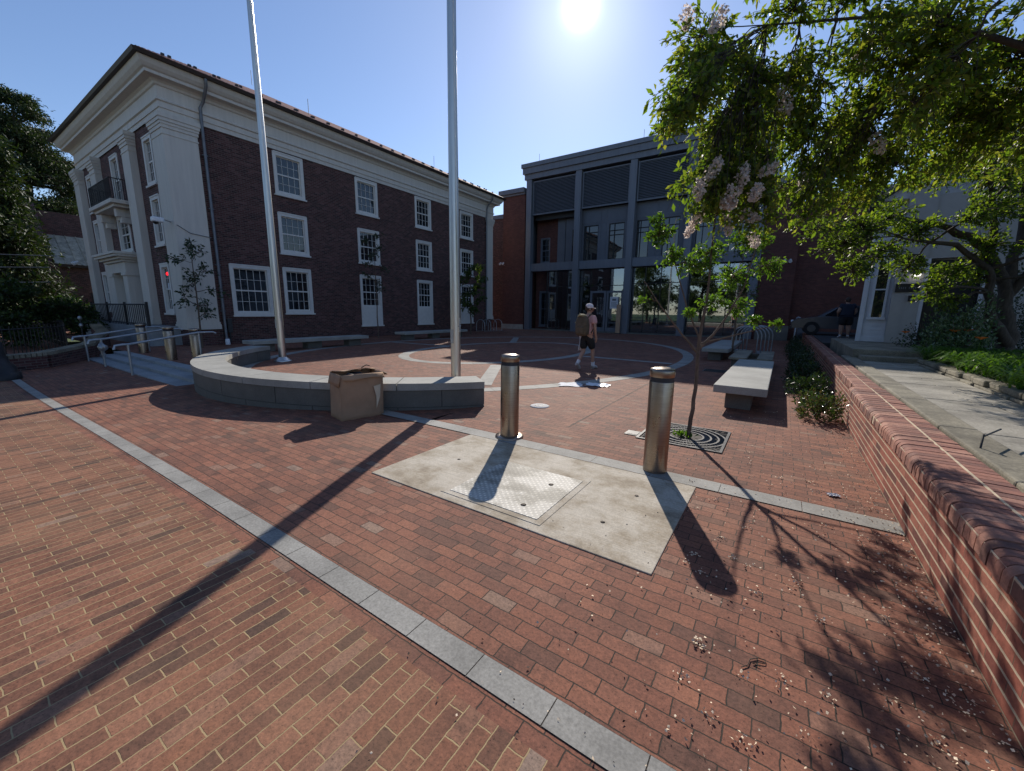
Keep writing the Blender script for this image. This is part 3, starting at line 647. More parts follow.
blobs = [(.35, 10.2, 3.25, .45, 34), (.7, 10.6, 2.9, .5, 42), (1.1, 11.0, 3.3, .55, 56), (1.05, 10.8, 2.45, .4, 36), (1.5, 11.6, 2.8, .55, 52), (1.6, 11.8, 3.6, .6, 56), (2.1, 12.3, 2.6, .5, 44), (2.2, 12.3, 3.4, .6, 54), (2.1, 11.4, 4.3, .65, 56), (2.9, 12.0, 4.6, .7, 56),
         (2.8, 12.6, 2.5, .45, 40), (3.0, 12.9, 1.9, .35, 28), (2.5, 12.3, 2.1, .35, 30), (3.4, 13.3, 2.5, .45, 36), (3.3, 12.4, 3.7, .6, 48), (3.8, 13.6, 4.6, .8, 54), (4.5, 13.4, 5.2, .8, 50), (5.1, 13.0, 4.4, .8, 50), (4.8, 12.8, 3.4, .6, 40), (3.6, 13.4, 5.9, .7, 40), (5.8, 13.0, 5.6, .7, 40), (1.0, 10.4, 3.9, .5, 40), (4.6, 12.6, 2.4, .4, 24),
         (2.5, 12.0, 5.4, .7, 40), (1.6, 11.2, 4.9, .6, 40), (3.4, 12.9, 3.1, .6, 50), (3.2, 12.3, 4.3, .7, 60), (4.2, 13.0, 3.9, .7, 60), (3.0, 11.8, 3.6, .5, 40), (4.9, 12.4, 4.3, .7, 60), (3.9, 12.6, 5.0, .7, 60), (5.2, 12.2, 3.3, .5, 40), (4.5, 12.6, 2.9, .45, 36), (4.2, 13.0, 6.2, .8, 60), (3.0, 12.3, 5.6, .8, 60), (5.0, 12.8, 6.3, .8, 60), (2.2, 11.4, 5.2, .7, 50), (3.3, 11.9, 4.9, .6, 50), (5.6, 12.6, 5.0, .7, 50), (3.9, 12.9, 4.3, .6, 50)]
blobs = [(*b[:4], int(b[4]*1.35)) for b in blobs]
tree('garden_tree', 'gnarled many stemmed garden tree with small yellow green leaves in front of the white house', 'tree', (4.28, 13.7, .6), stems, blobs, M['leafG'], M['bark'], 31, (.06, .1), 10, .006, .15, limb=.05, wr=.5)

# --- thin trees on the plaza and by the facade
def thin_tree(label, x, y, h, nb, mat, seed, crown0=.35, rad=.5, per=8, leaf=(.07, .12), tr=.035, lean=(0, 0), z=0):
    r = np.random.default_rng(seed)
    st = [[(x, y, z, tr), (x+lean[0]*.3, y+lean[1]*.3, z+h*.4, tr*.8), (x+lean[0], y+lean[1], z+h*.95, tr*.25)]]
    bl = []
    for i in range(nb):
        u = crown0+(1-crown0)*(i+.5)/nb; k = rad*(1.1-.55*abs(u-.6)); a = i*2.4+r.uniform(-.4, .4)
        bl.append((x+lean[0]*u+math.cos(a)*k*.7, y+lean[1]*u+math.sin(a)*k*.7, z+h*u, k*.55, 9))
    return tree('slender_tree', label, 'tree', (x, y, z), st, bl, mat, M['twig'], seed, leaf, per, .005, .2, limb=.02)
thin_tree('thin shaded sapling rising beside the shaded granite bench', -1.4, 16.3, 4.2, 8, M['leafD'], 41, .5, .8, 9)
thin_tree('sparse sapling against the cream corner pier by the downspout', -18.9, 6.3, 4.0, 10, M['leafB'], 42, .3, .85, 8, (.1, .18))
thin_tree('dark sapling in front of the second column of facade windows', -18.6, 14.4, 5.6, 9, M['leafB'], 43, .45, .6, 8, (.09, .15))
tt = thin_tree('sunlit small tree before the last facade windows, right of the flagpole', -17.6, 21.2, 4.5, 12, M['leafD'], 44, .3, .95, 16, (.14, .24), .05)

# --- conifers beyond the portico
def conifer(label, x, y, h, rad, seed, nl=24, zb=0., mat='leafC', name='conifer_tree'):
    r = np.random.default_rng(seed)
    st = [[(x, y, zb-.6, .4), (x, y, zb+h*.5, .28), (x+.3, y, zb+h, .06)]]; bl = []
    for i in range(nl):
        u = .12+.88*i/(nl-1); R_ = rad*(1.05-u)**.55*(.8+.35*r.uniform())
        for k in range(4 if u < .8 else 3):
            a = r.uniform(0, 2*PI); bl.append((x+math.cos(a)*R_*.75, y+math.sin(a)*R_*.75, zb+h*u+r.uniform(-.5, .5), R_*.42+.4, 26, .42))
    return tree(name, label, 'tree', (x, y, zb-.6), st, bl, M[mat], M['pinebark'], seed, (.22, .42), 26, .02, .1, limb=.12, wr=.34, spread=1.2)
conifer('tall dark conifer rising behind the far brick building left of the portico', -68, 9.0, 22.5, 7.5, 51, 30)
conifer('narrow dark conifer in front of the far brick building, left of its pale roof', -40, 2.9, 13.8, 3.0, 53, 26)
conifer('second dark conifer at the left edge beside the taller one', -60, 1.0, 20.5, 5.5, 52, 28)
def yew(label, x, y, h, rx, seed, mat='leafY'):
    r = np.random.default_rng(seed); bl = []
    for i in range(22):
        a = r.uniform(0, 2*PI); q = r.uniform(0, 1)**.5; u = r.uniform(.25, 1); bl.append((x+math.cos(a)*rx*q*.9, y+math.sin(a)*rx*q*.9, -.5+h*u*(1-.4*q*q), .75, 30, .5))
    return tree('yew_bush', label, 'bush', (x, y, -.6), [[(x, y, -.6, .15), (x, y, h*.6, .06)]], bl, M[mat], M['pinebark'], seed, (.14, .26), 12, .01, .0, limb=.04, spread=.8)
yew('broad dark evergreen bush with a lit yellow top behind the iron fence', -27.5, 2.6, 2.9, 2.4, 61)
yew('round dark evergreen bush beside the far brick building', -33, 4.6, 2.6, 2.0, 62)

# ------------------------------------------------------------------ walls with openings
def wall_holes(m, axis, c, a0, a1, z0, z1, holes, depth, inward):
    """axis 'x': plane X=c spanned by Y; 'y': plane Y=c spanned by X. reveals go by inward (+/-1)"""
    A = sorted({a0, a1, *[h[0] for h in holes], *[h[1] for h in holes]}); Z = sorted({z0, z1, *[h[2] for h in holes], *[h[3] for h in holes]})
    pt = (lambda a, z, d=0: (c+d*inward, a, z)) if axis == 'x' else (lambda a, z, d=0: (a, c+d*inward, z))
    for i in range(len(A)-1):
        for j in range(len(Z)-1):
            am, zm = (A[i]+A[i+1])/2, (Z[j]+Z[j+1])/2
            if any(h[0] < am < h[1] and h[2] < zm < h[3] for h in holes): continue
            m.quad(pt(A[i], Z[j]), pt(A[i+1], Z[j]), pt(A[i+1], Z[j+1]), pt(A[i], Z[j+1]))
    for h in holes:
        q = [(h[0], h[2]), (h[1], h[2]), (h[1], h[3]), (h[0], h[3])]
        for k in range(4):
            p, r = q[k], q[(k+1) % 4]; m.quad(pt(*p), pt(*r), pt(*r, depth), pt(*p, depth))
def pbox(m, axis, c, inward, a0, a1, z0, z1, d0, d1):
    """box on a wall plane; d measured outward"""
    e0, e1 = sorted((c-inward*d0, c-inward*d1))
    if axis == 'x': m.box(e0, e1, a0, a1, z0, z1)
    else: m.box(a0, a1, e0, e1, z0, z1)
def window(t, axis, c, inward, a0, a1, z0, z1, cols=3, rows=2, panel=None, cas=.15, mat='winwhite'):
    m = MB(); iz0 = z0+cas*.8; ia0, ia1, iz1 = a0+cas, a1-cas, z1-cas
    if panel: iz0 = panel
    for q in ((a0, ia0, z0, z1), (ia1, a1, z0, z1), (ia0, ia1, iz1, z1), (ia0, ia1, z0+.0, iz0)): pbox(m, axis, c, inward, *q, -.06, .035)
    pbox(m, axis, c, inward, a0+.03, a1-.03, z1-.03, z1+.02, .035, .055)
    s = .045
    for q in ((ia0, ia0+s, iz0, iz1), (ia1-s, ia1, iz0, iz1), (ia0+s, ia1-s, iz1-s, iz1), (ia0+s, ia1-s, iz0, iz0+s*1.3), (ia0+s, ia1-s, (iz0+iz1)/2-.03, (iz0+iz1)/2+.03)): pbox(m, axis, c, inward, *q, -.1, -.045)
    zm = (iz0+iz1)/2
    for k in range(1, cols):
        a = ia0+(ia1-ia0)*k/cols
        for lo, hi in ((iz0+s*1.3, zm-.03), (zm+.03, iz1-s)): pbox(m, axis, c, inward, a-.008, a+.008, lo, hi, -.095, -.06)
    for lo, hi in ((iz0, zm), (zm, iz1)):
        for k in range(1, rows):
            z = lo+(hi-lo)*k/rows; 
            for q in range(cols):
                x0 = ia0+(ia1-ia0)*q/cols+(.012 if q else s); x1 = ia0+(ia1-ia0)*(q+1)/cols-(.012 if q < cols-1 else s)
                pbox(m, axis, c, inward, x0, x1, z-.008, z+.008, -.095, -.06)
    if panel: pbox(m, axis, c, inward, ia0+.12, ia1-.12, z0+.12, iz0-.12, .035, .05)
    w = wpart(m, 'window', M[mat], t)
    g = MB(); pt = (lambda a, z: (c+inward*.085, a, z)) if axis == 'x' else (lambda a, z: (a, c+inward*.085, z))
    tl = .004
    for lo, hi in ((iz0, zm), (zm, iz1)):
        e = [random.uniform(-.007, .007) for _ in range(3)]; e.append(e[0]+e[2]-e[1])
        g.quad(*[tuple(Vector(pt(a_, z_))+(Vector((q_, 0, 0)) if axis == 'x' else Vector((0, q_, 0)))) for (a_, z_), q_ in zip(((ia0, lo), (ia1, lo), (ia1, hi), (ia0, hi)), e)])
    ORG[w.name] = Vector(t['_org']); sub(g, 'pane', M['glass'], w)
    sl = MB(); pbox(sl, axis, c, inward, a0-.05, a1+.05, z0-.07, z0, -.02, .09); sub(sl, 'sill', M[mat], w)
    return w
def sweep(prof, x0, x1, y0, y1):
    """profile (offset, z) carried round a rectangle"""
    m = MB(); vs = []
    for d, z in prof: vs += [(x0-d, y0-d, z), (x1+d, y0-d, z), (x1+d, y1+d, z), (x0-d, y1+d, z)]
    return m.add(vs, [(i*4+j, i*4+(j+1) % 4, i*4+4+(j+1) % 4, i*4+4+j) for i in range(len(prof)-1) for j in range(4)])

# ------------------------------------------------------------------ the old brick building on the left
X1, X0, Y0, Y1 = -20., -32.8, 6.3, 26.75
H = thing('brick_hall', 'three storey dark brick hall with cream cornice, pilasters and portico on the left', 'building', (-26.4, 16.5, 0))
side_w = []
cols_y = [(10.19, 11.58), (14.41, 15.85), (18.67, 20.06), (22.92, 24.38)]
for i, (a, b) in enumerate(cols_y):
    side_w += [(a, b, 6.74, 8.55, None), (a, b, 4.13, 5.95, None), (a, b, 1.34, 3.47, None) if i == 0 else (a, b, .66, 3.47, 1.75)]
side_w.append((7.95, 9.63, 1.25, 3.42, None))
front_r = [(-22.35, -21.3, 6.42, 8.22), (-22.35, -21.3, 4.08, 6.0), (-22.35, -21.3, 1.3, 3.35)]
front = front_r+[(-52.8-b, -52.8-a, c, d) for a, b, c, d in front_r]
front += [(-27.3, -25.5, 4.1, 5.75), (-27.0, -25.8, 6.3, 8.35)]
m = MB()
wall_holes(m, 'x', X1, Y0, Y1, 0, 8.7, [w[:4] for w in side_w], .14, -1)
wall_holes(m, 'y', Y0, X0, X1, 0, 8.7, front+[(-27.1, -25.7, .78, 3.0)], .14, 1)
m.quad((X0, Y0, 0), (X0, Y1, 0), (X0, Y1, 8.7), (X0, Y0, 8.7)); m.quad((X0, Y1, 0), (X1, Y1, 0), (X1, Y1, 8.7), (X0, Y1, 8.7))
wpart(m, 'wall', M['brickD'], H)
wpart(MB().box(X0+.3, X1-.3, Y0+.3, Y1-.3, .1, 8.6), 'dark_interior', M['black'], H)
for a, b, c, d, p in side_w: window(H, 'x', X1, -1, a, b, c, d, 4 if b-a < 1.6 else 5, 2, p)
for a, b, c, d in front: window(H, 'y', Y0, 1, a, b, c, d, 3, 2)
prof = [(.05, 8.62), (.05, 8.80), (.085, 8.80), (.085, 9.0), (.14, 9.03), (.14, 9.08), (.09, 9.12), (.09, 9.5), (.14, 9.53), (.17, 9.6), (.24, 9.66), (.46, 9.70), (.46, 9.80), (.52, 9.84), (.60, 9.94), (.66, 10.08), (.66, 10.14)]
wpart(sweep(prof, X0, X1, Y0, Y1), 'cornice', M['white'], H)
m = sweep([(.66, 10.11), (.78, 10.11), (.83, 10.21), (.70, 10.24)], X0, X1, Y0, Y1); wpart(m, 'gutter', M['gutter'], H)
# hipped tile roof with ribs
ov = .74; zr = 10.2; xm = (X0+X1)/2; hw = (X1-X0)/2+ov; zt = zr+hw*math.tan(R(25.6))
e = [(X0-ov, Y0-ov, zr), (X1+ov, Y0-ov, zr), (X1+ov, Y1+ov, zr), (X0-ov, Y1+ov, zr)]; r1, r2 = (xm, Y0-ov+hw, zt), (xm, Y1+ov-hw, zt)
m = MB(); m.add([*e, r1, r2], [(0, 1, 4), (1, 2, 5, 4), (2, 3, 5), (3, 0, 4, 5)])
k = 120
for i in range(k+1):
    y = Y0-ov+(Y1-Y0+2*ov)*i/k; dd = min(hw, y-(Y0-ov), (Y1+ov)-y)
    if dd > .1: m.tube([(X1+ov-.02, y, zr+.03), (X1+ov-dd, y, zr+dd*math.tan(R(25.6))+.03)], .05, 5)
for i in range(60):
    x = X0-ov+(X1-X0+2*ov)*(i+.5)/60; dd = min(x-(X0-ov), (X1+ov)-x)
    if dd > .1: m.tube([(x, Y0-ov+.02, zr+.03), (x, Y0-ov+dd, zr+dd*math.tan(R(25.6))+.03)], .05, 5)
rf = wpart(m, 'roof', M['roof'], H)
ORG[rf.name] = Vector(H['_org'])
for r_, off in ((.5, 0), (.95, .35)):
    for i in range(27):
        y = Y0+.2+i*.8+off
        if y < Y1-.2: z = zr+r_*math.tan(R(25.6)); sub(MB().box(X1+ov-r_-.04, X1+ov-r_+.04, y-.05, y+.05, z+.0, z+.15), 'snow_guard', M['gutter'], rf)
m = MB()
for x, y in ((-21.5, 13), (-21.5, 22), (xm, Y0-ov+hw)):
    dd = X1+ov-x; m.tube([(x, y, zr+min(dd, hw)*.52), (x, y, zr+min(dd, hw)*.52+.75)], .015, 4)
sub(m, 'lightning_rod', M['pipe'], rf)
# pilasters
def pilaster(x0, x1, y0, y1, zb=.66):
    m = MB(); m.bevbox(x0, x1, y0, y1, zb+.3, 8.12, .012)
    m.bevbox(x0-.05, x1+.05, y0-.05, y1+.05, zb, zb+.2, .01); m.bevbox(x0-.025, x1+.025, y0-.025, y1+.025, zb+.2, zb+.3, .01)
    for i, (d, za, zc) in enumerate(((.02, 7.9, 7.95), (.03, 8.12, 8.24), (.055, 8.24, 8.34), (.085, 8.34, 8.46), (.11, 8.46, 8.62))): m.bevbox(x0-d, x1+d, y0-d, y1+d, za, zc, .008)
    return wpart(m, 'pilaster', M['white'], H)
pilaster(-21.1, X1+.07, Y0-.07, 7.35); pilaster(-20.9, X1+.07, 26.05, Y1+.07, .9)
for a, b in ((-24.2, -23.25), (-29.55, -28.6), (-32.87, -31.9)): pilaster(a, b, Y0-.26, Y0+.1, .78)
wpart(MB().box(-21.2, X1+.04, Y0-.04, 7.45, 0, .70), 'pier_plinth', M['brickD'], H)
# entrance: surround, hood, leaf
d = MB(); d.box(-27.02, -25.78, Y0+.1, Y0+.14, .8, 2.98)
for a in (-26.9, -26.3):
    for zc in (1.0, 1.75, 2.4): d.box(a, a+.42, Y0+.07, Y0+.1, zc, zc+.55)
dr = wpart(d, 'door', M['white'], H)
ORG[dr.name] = Vector(H['_org']); sub(MB().tube([(-26.0, Y0+.05, 1.75), (-26.0, Y0+.05, 1.95)], .015, 8), 'handle', M['galv'], dr)
m = MB()
for a, b in ((-27.75, -27.15), (-25.65, -25.05)):
    m.bevbox(a, b, Y0-.5, Y0+.05, .8, 3.1, .01); m.bevbox(a-.05, b+.05, Y0-.55, Y0+.05, .8, 1.0, .01); m.bevbox(a-.05, b+.05, Y0-.55, Y0+.05, 2.95, 3.1, .01)
m.bevbox(-27.8, -25.0, Y0-.52, Y0+.05, 3.1, 3.55, .01)
for i, dd in enumerate((.1, .22, .36, .42)): m.bevbox(-27.8-dd, -25.0+dd, Y0-.52-dd, Y0+.05, 3.55+i*.1, 3.655+i*.1, .008)
wpart(m, 'door_surround', M['white'], H)
m = MB(); m.bevbox(-28.2, -24.6, Y0-.75, Y0+.05, 5.98, 6.14, .015); m.bevbox(-28.0, -24.8, Y0-.62, Y0+.05, 5.86, 5.98, .015)
for x in (-27.7, -25.3): m.bevbox(x-.14, x+.14, Y0-.5, Y0+.05, 5.5, 5.86, .03); m.bevbox(x-.14, x+.14, Y0-.35, Y0+.05, 5.25, 5.5, .03)
bal = wpart(m, 'balcony', M['white'], H)
m = MB()
for i in range(31): x = -28.1+3.4*i/30; m.tube([(x, Y0-.68, 6.14), (x, Y0-.68, 6.98)], .011, 4, False)
for x in (-28.1, -24.7):
    for i in range(9): y = Y0-.68+.66*i/9; m.tube([(x, y, 6.14), (x, y, 6.98)], .011, 4, False)
    m.tube([(x, Y0-.68, 7.0), (x, Y0, 7.0)], .02, 6)
m.tube([(-28.1, Y0-.68, 7.0), (-24.7, Y0-.68, 7.0)], .02, 6); m.tube([(-28.1, Y0-.68, 6.22), (-24.7, Y0-.68, 6.22)], .014, 6)
ORG[bal.name] = Vector(H['_org']); sub(m, 'iron_railing', M['black'], bal)
# downspouts
def spout(y, ytop, zb): 
    m = MB(); m.tube([(X1+.72, ytop, 10.1), (X1+.7, ytop, 9.85), (X1+.25, ytop+.02, 9.45), (X1+.17, y, 9.2), (X1+.14, y, 8.7), (X1+.12, y, zb+.25), (X1+.16, y, zb+.1)], .055, 10)
    for z in (7.5, 5.5, 3.3, 1.4): m.box(X1, X1+.14, y-.09, y+.09, z, z+.04)
    wpart(m, 'downspout', M['pipe'], H)
spout(7.52, 7.6, .1); spout(25.9, 25.9, .3)
wpart(MB().lathe([(.09, .0), (.09, .22), (.06, .25)], (X1+.18, 7.52, 0), 14), 'downspout_boot', M['plastic'], H)
m = MB(); m.bevbox(X1+.0, X1+.12, 7.62, 7.8, .5, 1.1, .01); m.tube([(X1+.06, 7.7, .1), (X1+.06, 7.7, .6)], .03, 6)
wpart(m, 'electrical_box', M['iron'], H)
# steel security light on the corner pier, red window sign, light on the far pilaster
def floodlight(label, x, y, z, dirx, diry, lit=False):
    t = thing('floodlight', label, 'light', (x, y, z))
    wpart(MB().tube([(x, y, z-.1), (x+dirx*.12, y+diry*.12, z-.05), (x+dirx*.25, y+diry*.25, z+.05)], .02, 6), 'arm', M['galv'], t)
    for s in (-1, 1):
        cx_, cy_ = x+dirx*.3+s*diry*.14, y+diry*.3+s*dirx*.14
        wpart(MB().tube([(cx_, cy_, z+.1), (cx_+dirx*.2, cy_+diry*.2, z-.02)], [.05, .1], 12), 'lamp_head', M['plastic'], t)
    return t
t = thing('security_camera', 'white security camera on the cream corner pier', 'camera', (-20.1, 6.2, 4.8))
wpart(MB().tube([(-20.25, 6.23, 4.82), (-20.25, 5.72, 4.95)], .025, 8), 'bracket', M['galv'], t)
wpart(MB().bevbox(-20.34, -20.1, 5.62, 6.0, 4.74, 4.92, .05), 'housing', M['plastic'], t)
wpart(MB().lathe([(.09, 0), (.08, -.05), (.045, -.08), (.001, -.09)], (-20.22, 5.75, 4.74), 16), 'dome', M['sign'], t)
wpart(MB().tube([(-19.92, 6.3, 4.7), (-19.9, 6.7, 4.45), (-19.9, 7.4, 4.38)], .014, 6), 'cable', M['wire'], t)
floodlight('white twin floodlight on the far left pilaster of the portico', -32.2, 5.85, 3.8, 0, -1)
floodlight('white twin floodlight on the brick wing left of the glass front', -21.0, 29.95, 5.6, 0, -1)
floodlight('white twin floodlight on the red brick wall right of the glass front', -.2, 29.95, 4.7, 0, -1)
t = thing('neon_sign', 'small glowing red sign in the ground floor portico window', 'sign', (-21.8, 6.45, 2.95))
mm = MB(); mm.tube([(-21.98+.0, 6.3+.06, 2.9), (-21.98, 6.36, 3.02)], .05, 10); 
m = MB(); pts = [(-21.82+.2*math.cos(a), 6.355, 2.94+.085*math.sin(a)) for a in np.linspace(0, 2*PI, 25)]
m.add([(-21.82, 6.35, 2.94)]+[(p[0], 6.35, p[2]) for p in pts], [(0, i+1, i+2) for i in range(24)]); o = wpart(m, 'lit_face', M['neon'], t)
o.modifiers.new('t', 'SOLIDIFY').thickness = .02
wpart(MB().tube(pts, .016, 6), 'rim', M['sign'], t)
t = thing('window_notice', 'white paper notice in the ground floor portico window', 'notice', (-21.8, 6.36, 2.4))
wpart(MB().box(-21.92, -21.74, 6.34, 6.352, 2.3, 2.56), 'sheet', M['paper'], t)

# portico landing, steps, railings
struct(MB().box(-31.5, -20.85, 5.25, Y0-.05, -.1, .77), 'portico_landing', M['step'])
m = MB()
for i in range(3): m.bevbox(-19.5, -11.15, 3.12+.36*i, 3.5+.36*i if i < 2 else 4.15, -.5, -.165+.083*i, .012)
struct(m, 'stone_steps', M['step'])
t = thing('iron_railing', 'black iron railing along the front of the portico landing', 'railing', (-25.5, 5.3, .77))
m = MB()
for i in range(35): x = -29.6+8.6*i/34; m.tube([(x, 5.31, .77), (x, 5.31, 1.62)], .013, 4, False)
wpart(m, 'pickets', M['black'], t)
m = MB(); m.tube([(-29.6, 5.31, 1.65), (-21.0, 5.31, 1.65)], .034, 6); m.tube([(-29.6, 5.31, .87), (-21.0, 5.31, .87)], .024, 6)
wpart(m, 'rails', M['black'], t)
for x in (-29.6, -26.7, -23.9, -21.0):
    wpart(MB().box(x-.035, x+.035, 5.27, 5.35, .77, 1.75), 'post', M['black'], t)
def handrail(label, x, y0, y1, z0, z1):
    t = thing('handrail', label, 'handrail', (x, y0, z0), 'pipe handrails at the stone steps')
    h = .86
    wpart(MB().tube([(x, y0-.28, z0+h-.12), (x, y0-.25, z0+h-.02), (x, y0-.1, z0+h), (x, y0, z0+h), (x, y1, z1+h), (x, y1+.35, z1+h), (x, y1+.42, z1+h-.04)], .03, 8), 'rail', M['galv'], t)
    wpart(MB().tube([(x, y0, z0-.02), (x, y0, z0+h)], .028, 8), 'post', M['galv'], t)
    wpart(MB().tube([(x, y1, z1-.02), (x, y1, z1+h)], .028, 8), 'post', M['galv'], t)
    return t
handrail('grey pipe handrail nearest the seat wall, bare', -14.0, 3.05, 4.6, -.25, 0)
handrail('middle grey pipe handrail with plastic tied round its post', -16.6, 3.05, 4.6, -.25, 0)
handrail('left grey pipe handrail next to the low brick wall', -18.6, 3.05, 4.6, -.25, 0)
t = thing('plastic_wrap', 'pale plastic sheet tied round the post of the middle handrail', 'plastic', (-16.6, 3.05, .3))
bm = bmesh.new(); bmesh.ops.create_icosphere(bm, subdivisions=3, radius=1); m = MB()
for v in bm.verts:
    d = v.co; k = 1+.25*math.sin(d.x*6+d.z*4)+.2*math.sin(d.y*9+d.z*7); w = .035+.05*max(0, math.sin(d.z*4+1)); a_ = math.atan2(d.y, d.x); k *= 1+.45*math.sin(a_*5+d.z*5); v.co = Vector((-16.6+d.x*w*k+(.16*max(0, d.x) if abs(d.z-.1) < .35 else 0), 3.05+d.y*w*k, .33+d.z*.3))
m.add([v.co[:] for v in bm.verts], [[v.index for v in f.verts] for f in bm.faces], True); bm.free()
wpart(m, 'crumpled_sheet', M['galv'], t)
# low brick wall with rowlock cap and the iron fence behind it
LW = [(-17.0, .6, .12), (-17.6, 2.0, .16), (-19.8, 3.3, .22), (-22.3, 4.2, .5), (-24.5, 4.4, .72)]
t = thing('garden_wall', 'low brick wall with toothed cap climbing towards the portico', 'wall', (-19, 2.6, -.25))
m = MB(); cp = MB()
for a, b in zip(LW, LW[1:]):
    A_, B_ = Vector(a), Vector(b); d = Vector((B_.x-A_.x, B_.y-A_.y, 0)).normalized(); n = Vector((-d.y, d.x, 0))*.15
    v = [A_-n, B_-n, B_+n, A_+n]; m.add([(p.x, p.y, -.4) for p in v]+[(p.x, p.y, p.z) for p in v], [(0, 1, 5, 4), (1, 2, 6, 5), (2, 3, 7, 6), (3, 0, 4, 7), (4, 5, 6, 7)])
    L = (B_-A_).length; k = int(L/.11)
    for i in range(k):
        c = A_.lerp(B_, (i+.5)/k); nn = n*1.15; dd = d*(L/k*.38)
        q = [c-nn-dd, c-nn+dd, c+nn+dd, c+nn-dd]; cp.add([(p.x, p.y, p.z+.002) for p in q]+[(p.x, p.y, p.z+.10) for p in q], [(0, 1, 5, 4), (1, 2, 6, 5), (2, 3, 7, 6), (3, 0, 4, 7), (4, 5, 6, 7)])
wpart(m, 'wall_face', M['brickD'], t); wpart(cp, 'cap_bricks', M['kerb'], t)
t = thing('iron_fence', 'black iron picket fence behind the low brick wall', 'fence', (-21, 2.4, -.2))
m = MB(); FL = [(-18.0, -1.5), (-19.0, 1.6), (-21.0, 3.0), (-25.5, 3.6), (-31, 3.7)]
rails = MB()
for (ax, ay), (bx_, by) in zip(FL, FL[1:]):
    L = math.hypot(bx_-ax, by-ay); k = int(L/.16)
    for i in range(k): x, y = ax+(bx_-ax)*i/k, ay+(by-ay)*i/k; m.tube([(x, y, -.3), (x, y, .95)], .013, 4, False)
    for z in (.0, .85): rails.tube([(ax, ay, z), (bx_, by, z)], .02, 4)
wpart(m, 'pickets', M['black'], t); wpart(rails, 'rails', M['black'], t)
struct(MB().box(-70, -19.2, -2, 3.4, -.62, -.22), 'lawn', M['lawn'])
# lamp post whose foot shows at the left edge
t = thing('lamp_post', 'black cast lamp post foot at the left edge, beside the stone band', 'lamp post', (-15.5, 1.0, -.22))
wpart(MB().lathe([(.36, 0), (.36, .18), (.31, .2), (.3, .32), (.22, .42), (.17, .6), (.16, .9), (.13, .95), (.1, 1.1)], (-15.5, 1.0, -.22), 24), 'base', M['black'], t)
wpart(MB().lathe([(.1, 1.05), (.07, 3.6), (.1, 3.65), (.05, 3.75)], (-15.5, 1.0, -.22), 16), 'shaft', M['black'], t)
wpart(MB().lathe([(.05, 3.75), (.16, 3.8), (.22, 4.2), (.24, 4.25), (.1, 4.4), (.03, 4.5), (.001, 4.6)], (-15.5, 1.0, -.22), 16), 'lantern', M['black'], t)
t = thing('yard_sign', 'small pale notice board on a stake beyond the fence, far left', 'sign', (-30.5, 1.9, -.2))
wpart(MB().box(-30.52, -30.48, 1.55, 1.95, .55, .95), 'board', M['plastic'], t); wpart(MB().tube([(-30.5, 1.75, -.3), (-30.5, 1.75, .6)], .02, 5), 'stake', M['iron'], t)
t = thing('path_lamp', 'short garden lamp with two pale heads by the iron fence', 'lamp', (-24.0, 3.9, 0))
wpart(MB().tube([(-24.3, 3.95, -.2), (-24.3, 3.95, 1.05)], .025, 6), 'stem', M['iron'], t)
for z in (.75, 1.05): wpart(MB().lathe([(.001, .1), (.05, .08), (.075, 0), (.04, -.06), (.001, -.08)], (-24.3, 3.95, z), 12), 'lamp_head', M['galv'], t)
# overhead cables
t = None
for i, (za, zb, ya) in enumerate(((3.05, 3.5, -1.5), (3.85, 4.1, -1.2), (2.45, 2.75, -1.6))):
    o = MB().tube([(-32, ya-8+ (14.0*k/12), za+(zb-za)*k/12-.25*math.sin(PI*k/12)) for k in range(13)], .02, 5).build('overhead_cable', M['wire'])
    tag(o, ['overhead cable crossing the conifer in the middle of the three', 'topmost overhead cable crossing the conifer', 'lowest overhead cable crossing the conifer'][i], 'cable', 'cables strung past the portico')
# far brick building with metal roof
t = thing('far_brick_building', 'dark brick building with a pale metal roof behind the portico', 'building', (-54, 12, 0))
wpart(MB().box(-60, -48, 5.9, 22, -.6, 4.75), 'wall', M['brickD'], t)
m = MB(); m.add([(-47.6, 6.9, 4.75), (-47.6, 22.4, 4.75), (-50.4, 22.4, 7.2), (-50.4, 7.2, 7.2)], [(0, 1, 2, 3)])
for i in range(26): y = 6.95+i*.6; m.tube([(-47.6, y, 4.78), (-50.4, y+.05, 7.23)], .035, 4)
rf2 = wpart(m, 'roof', M['metalroof'], t)
m = MB(); m.box(-60, -50.4, 6.9, 22, 4.75, 9.0); m.add([(-48, 5.9, 4.75), (-60, 5.9, 4.75), (-60, 5.9, 9.6), (-51, 5.9, 9.6), (-48, 6.9, 4.75), (-60, 6.9, 4.75), (-60, 6.9, 9.6), (-51, 6.9, 9.6)], [(0, 1, 2, 3), (4, 7, 6, 5), (0, 3, 7, 4), (3, 2, 6, 7)])
wpart(m, 'upper_wall', M['brickD'], t)
wpart(MB().box(-47.99, -47.9, 9.3, 11.0, 3.6, 4.2), 'louvre_window', M['winwhite'], t)
wpart(MB().box(-47.99, -47.95, 8.7, 10.2, -.2, 2.6), 'door', M['doordark'], t)
wpart(MB().lathe([(.001, .1), (.14, .06), (.16, 0), (.001, -.06)], (-47.8, 9.2, 2.75), 12), 'wall_lamp', M['lamp'], t)
wpart(MB().box(-48.0, -47.7, 6.9, 22.4, 4.55, 4.74), 'eave_gutter', M['gutter'], t)

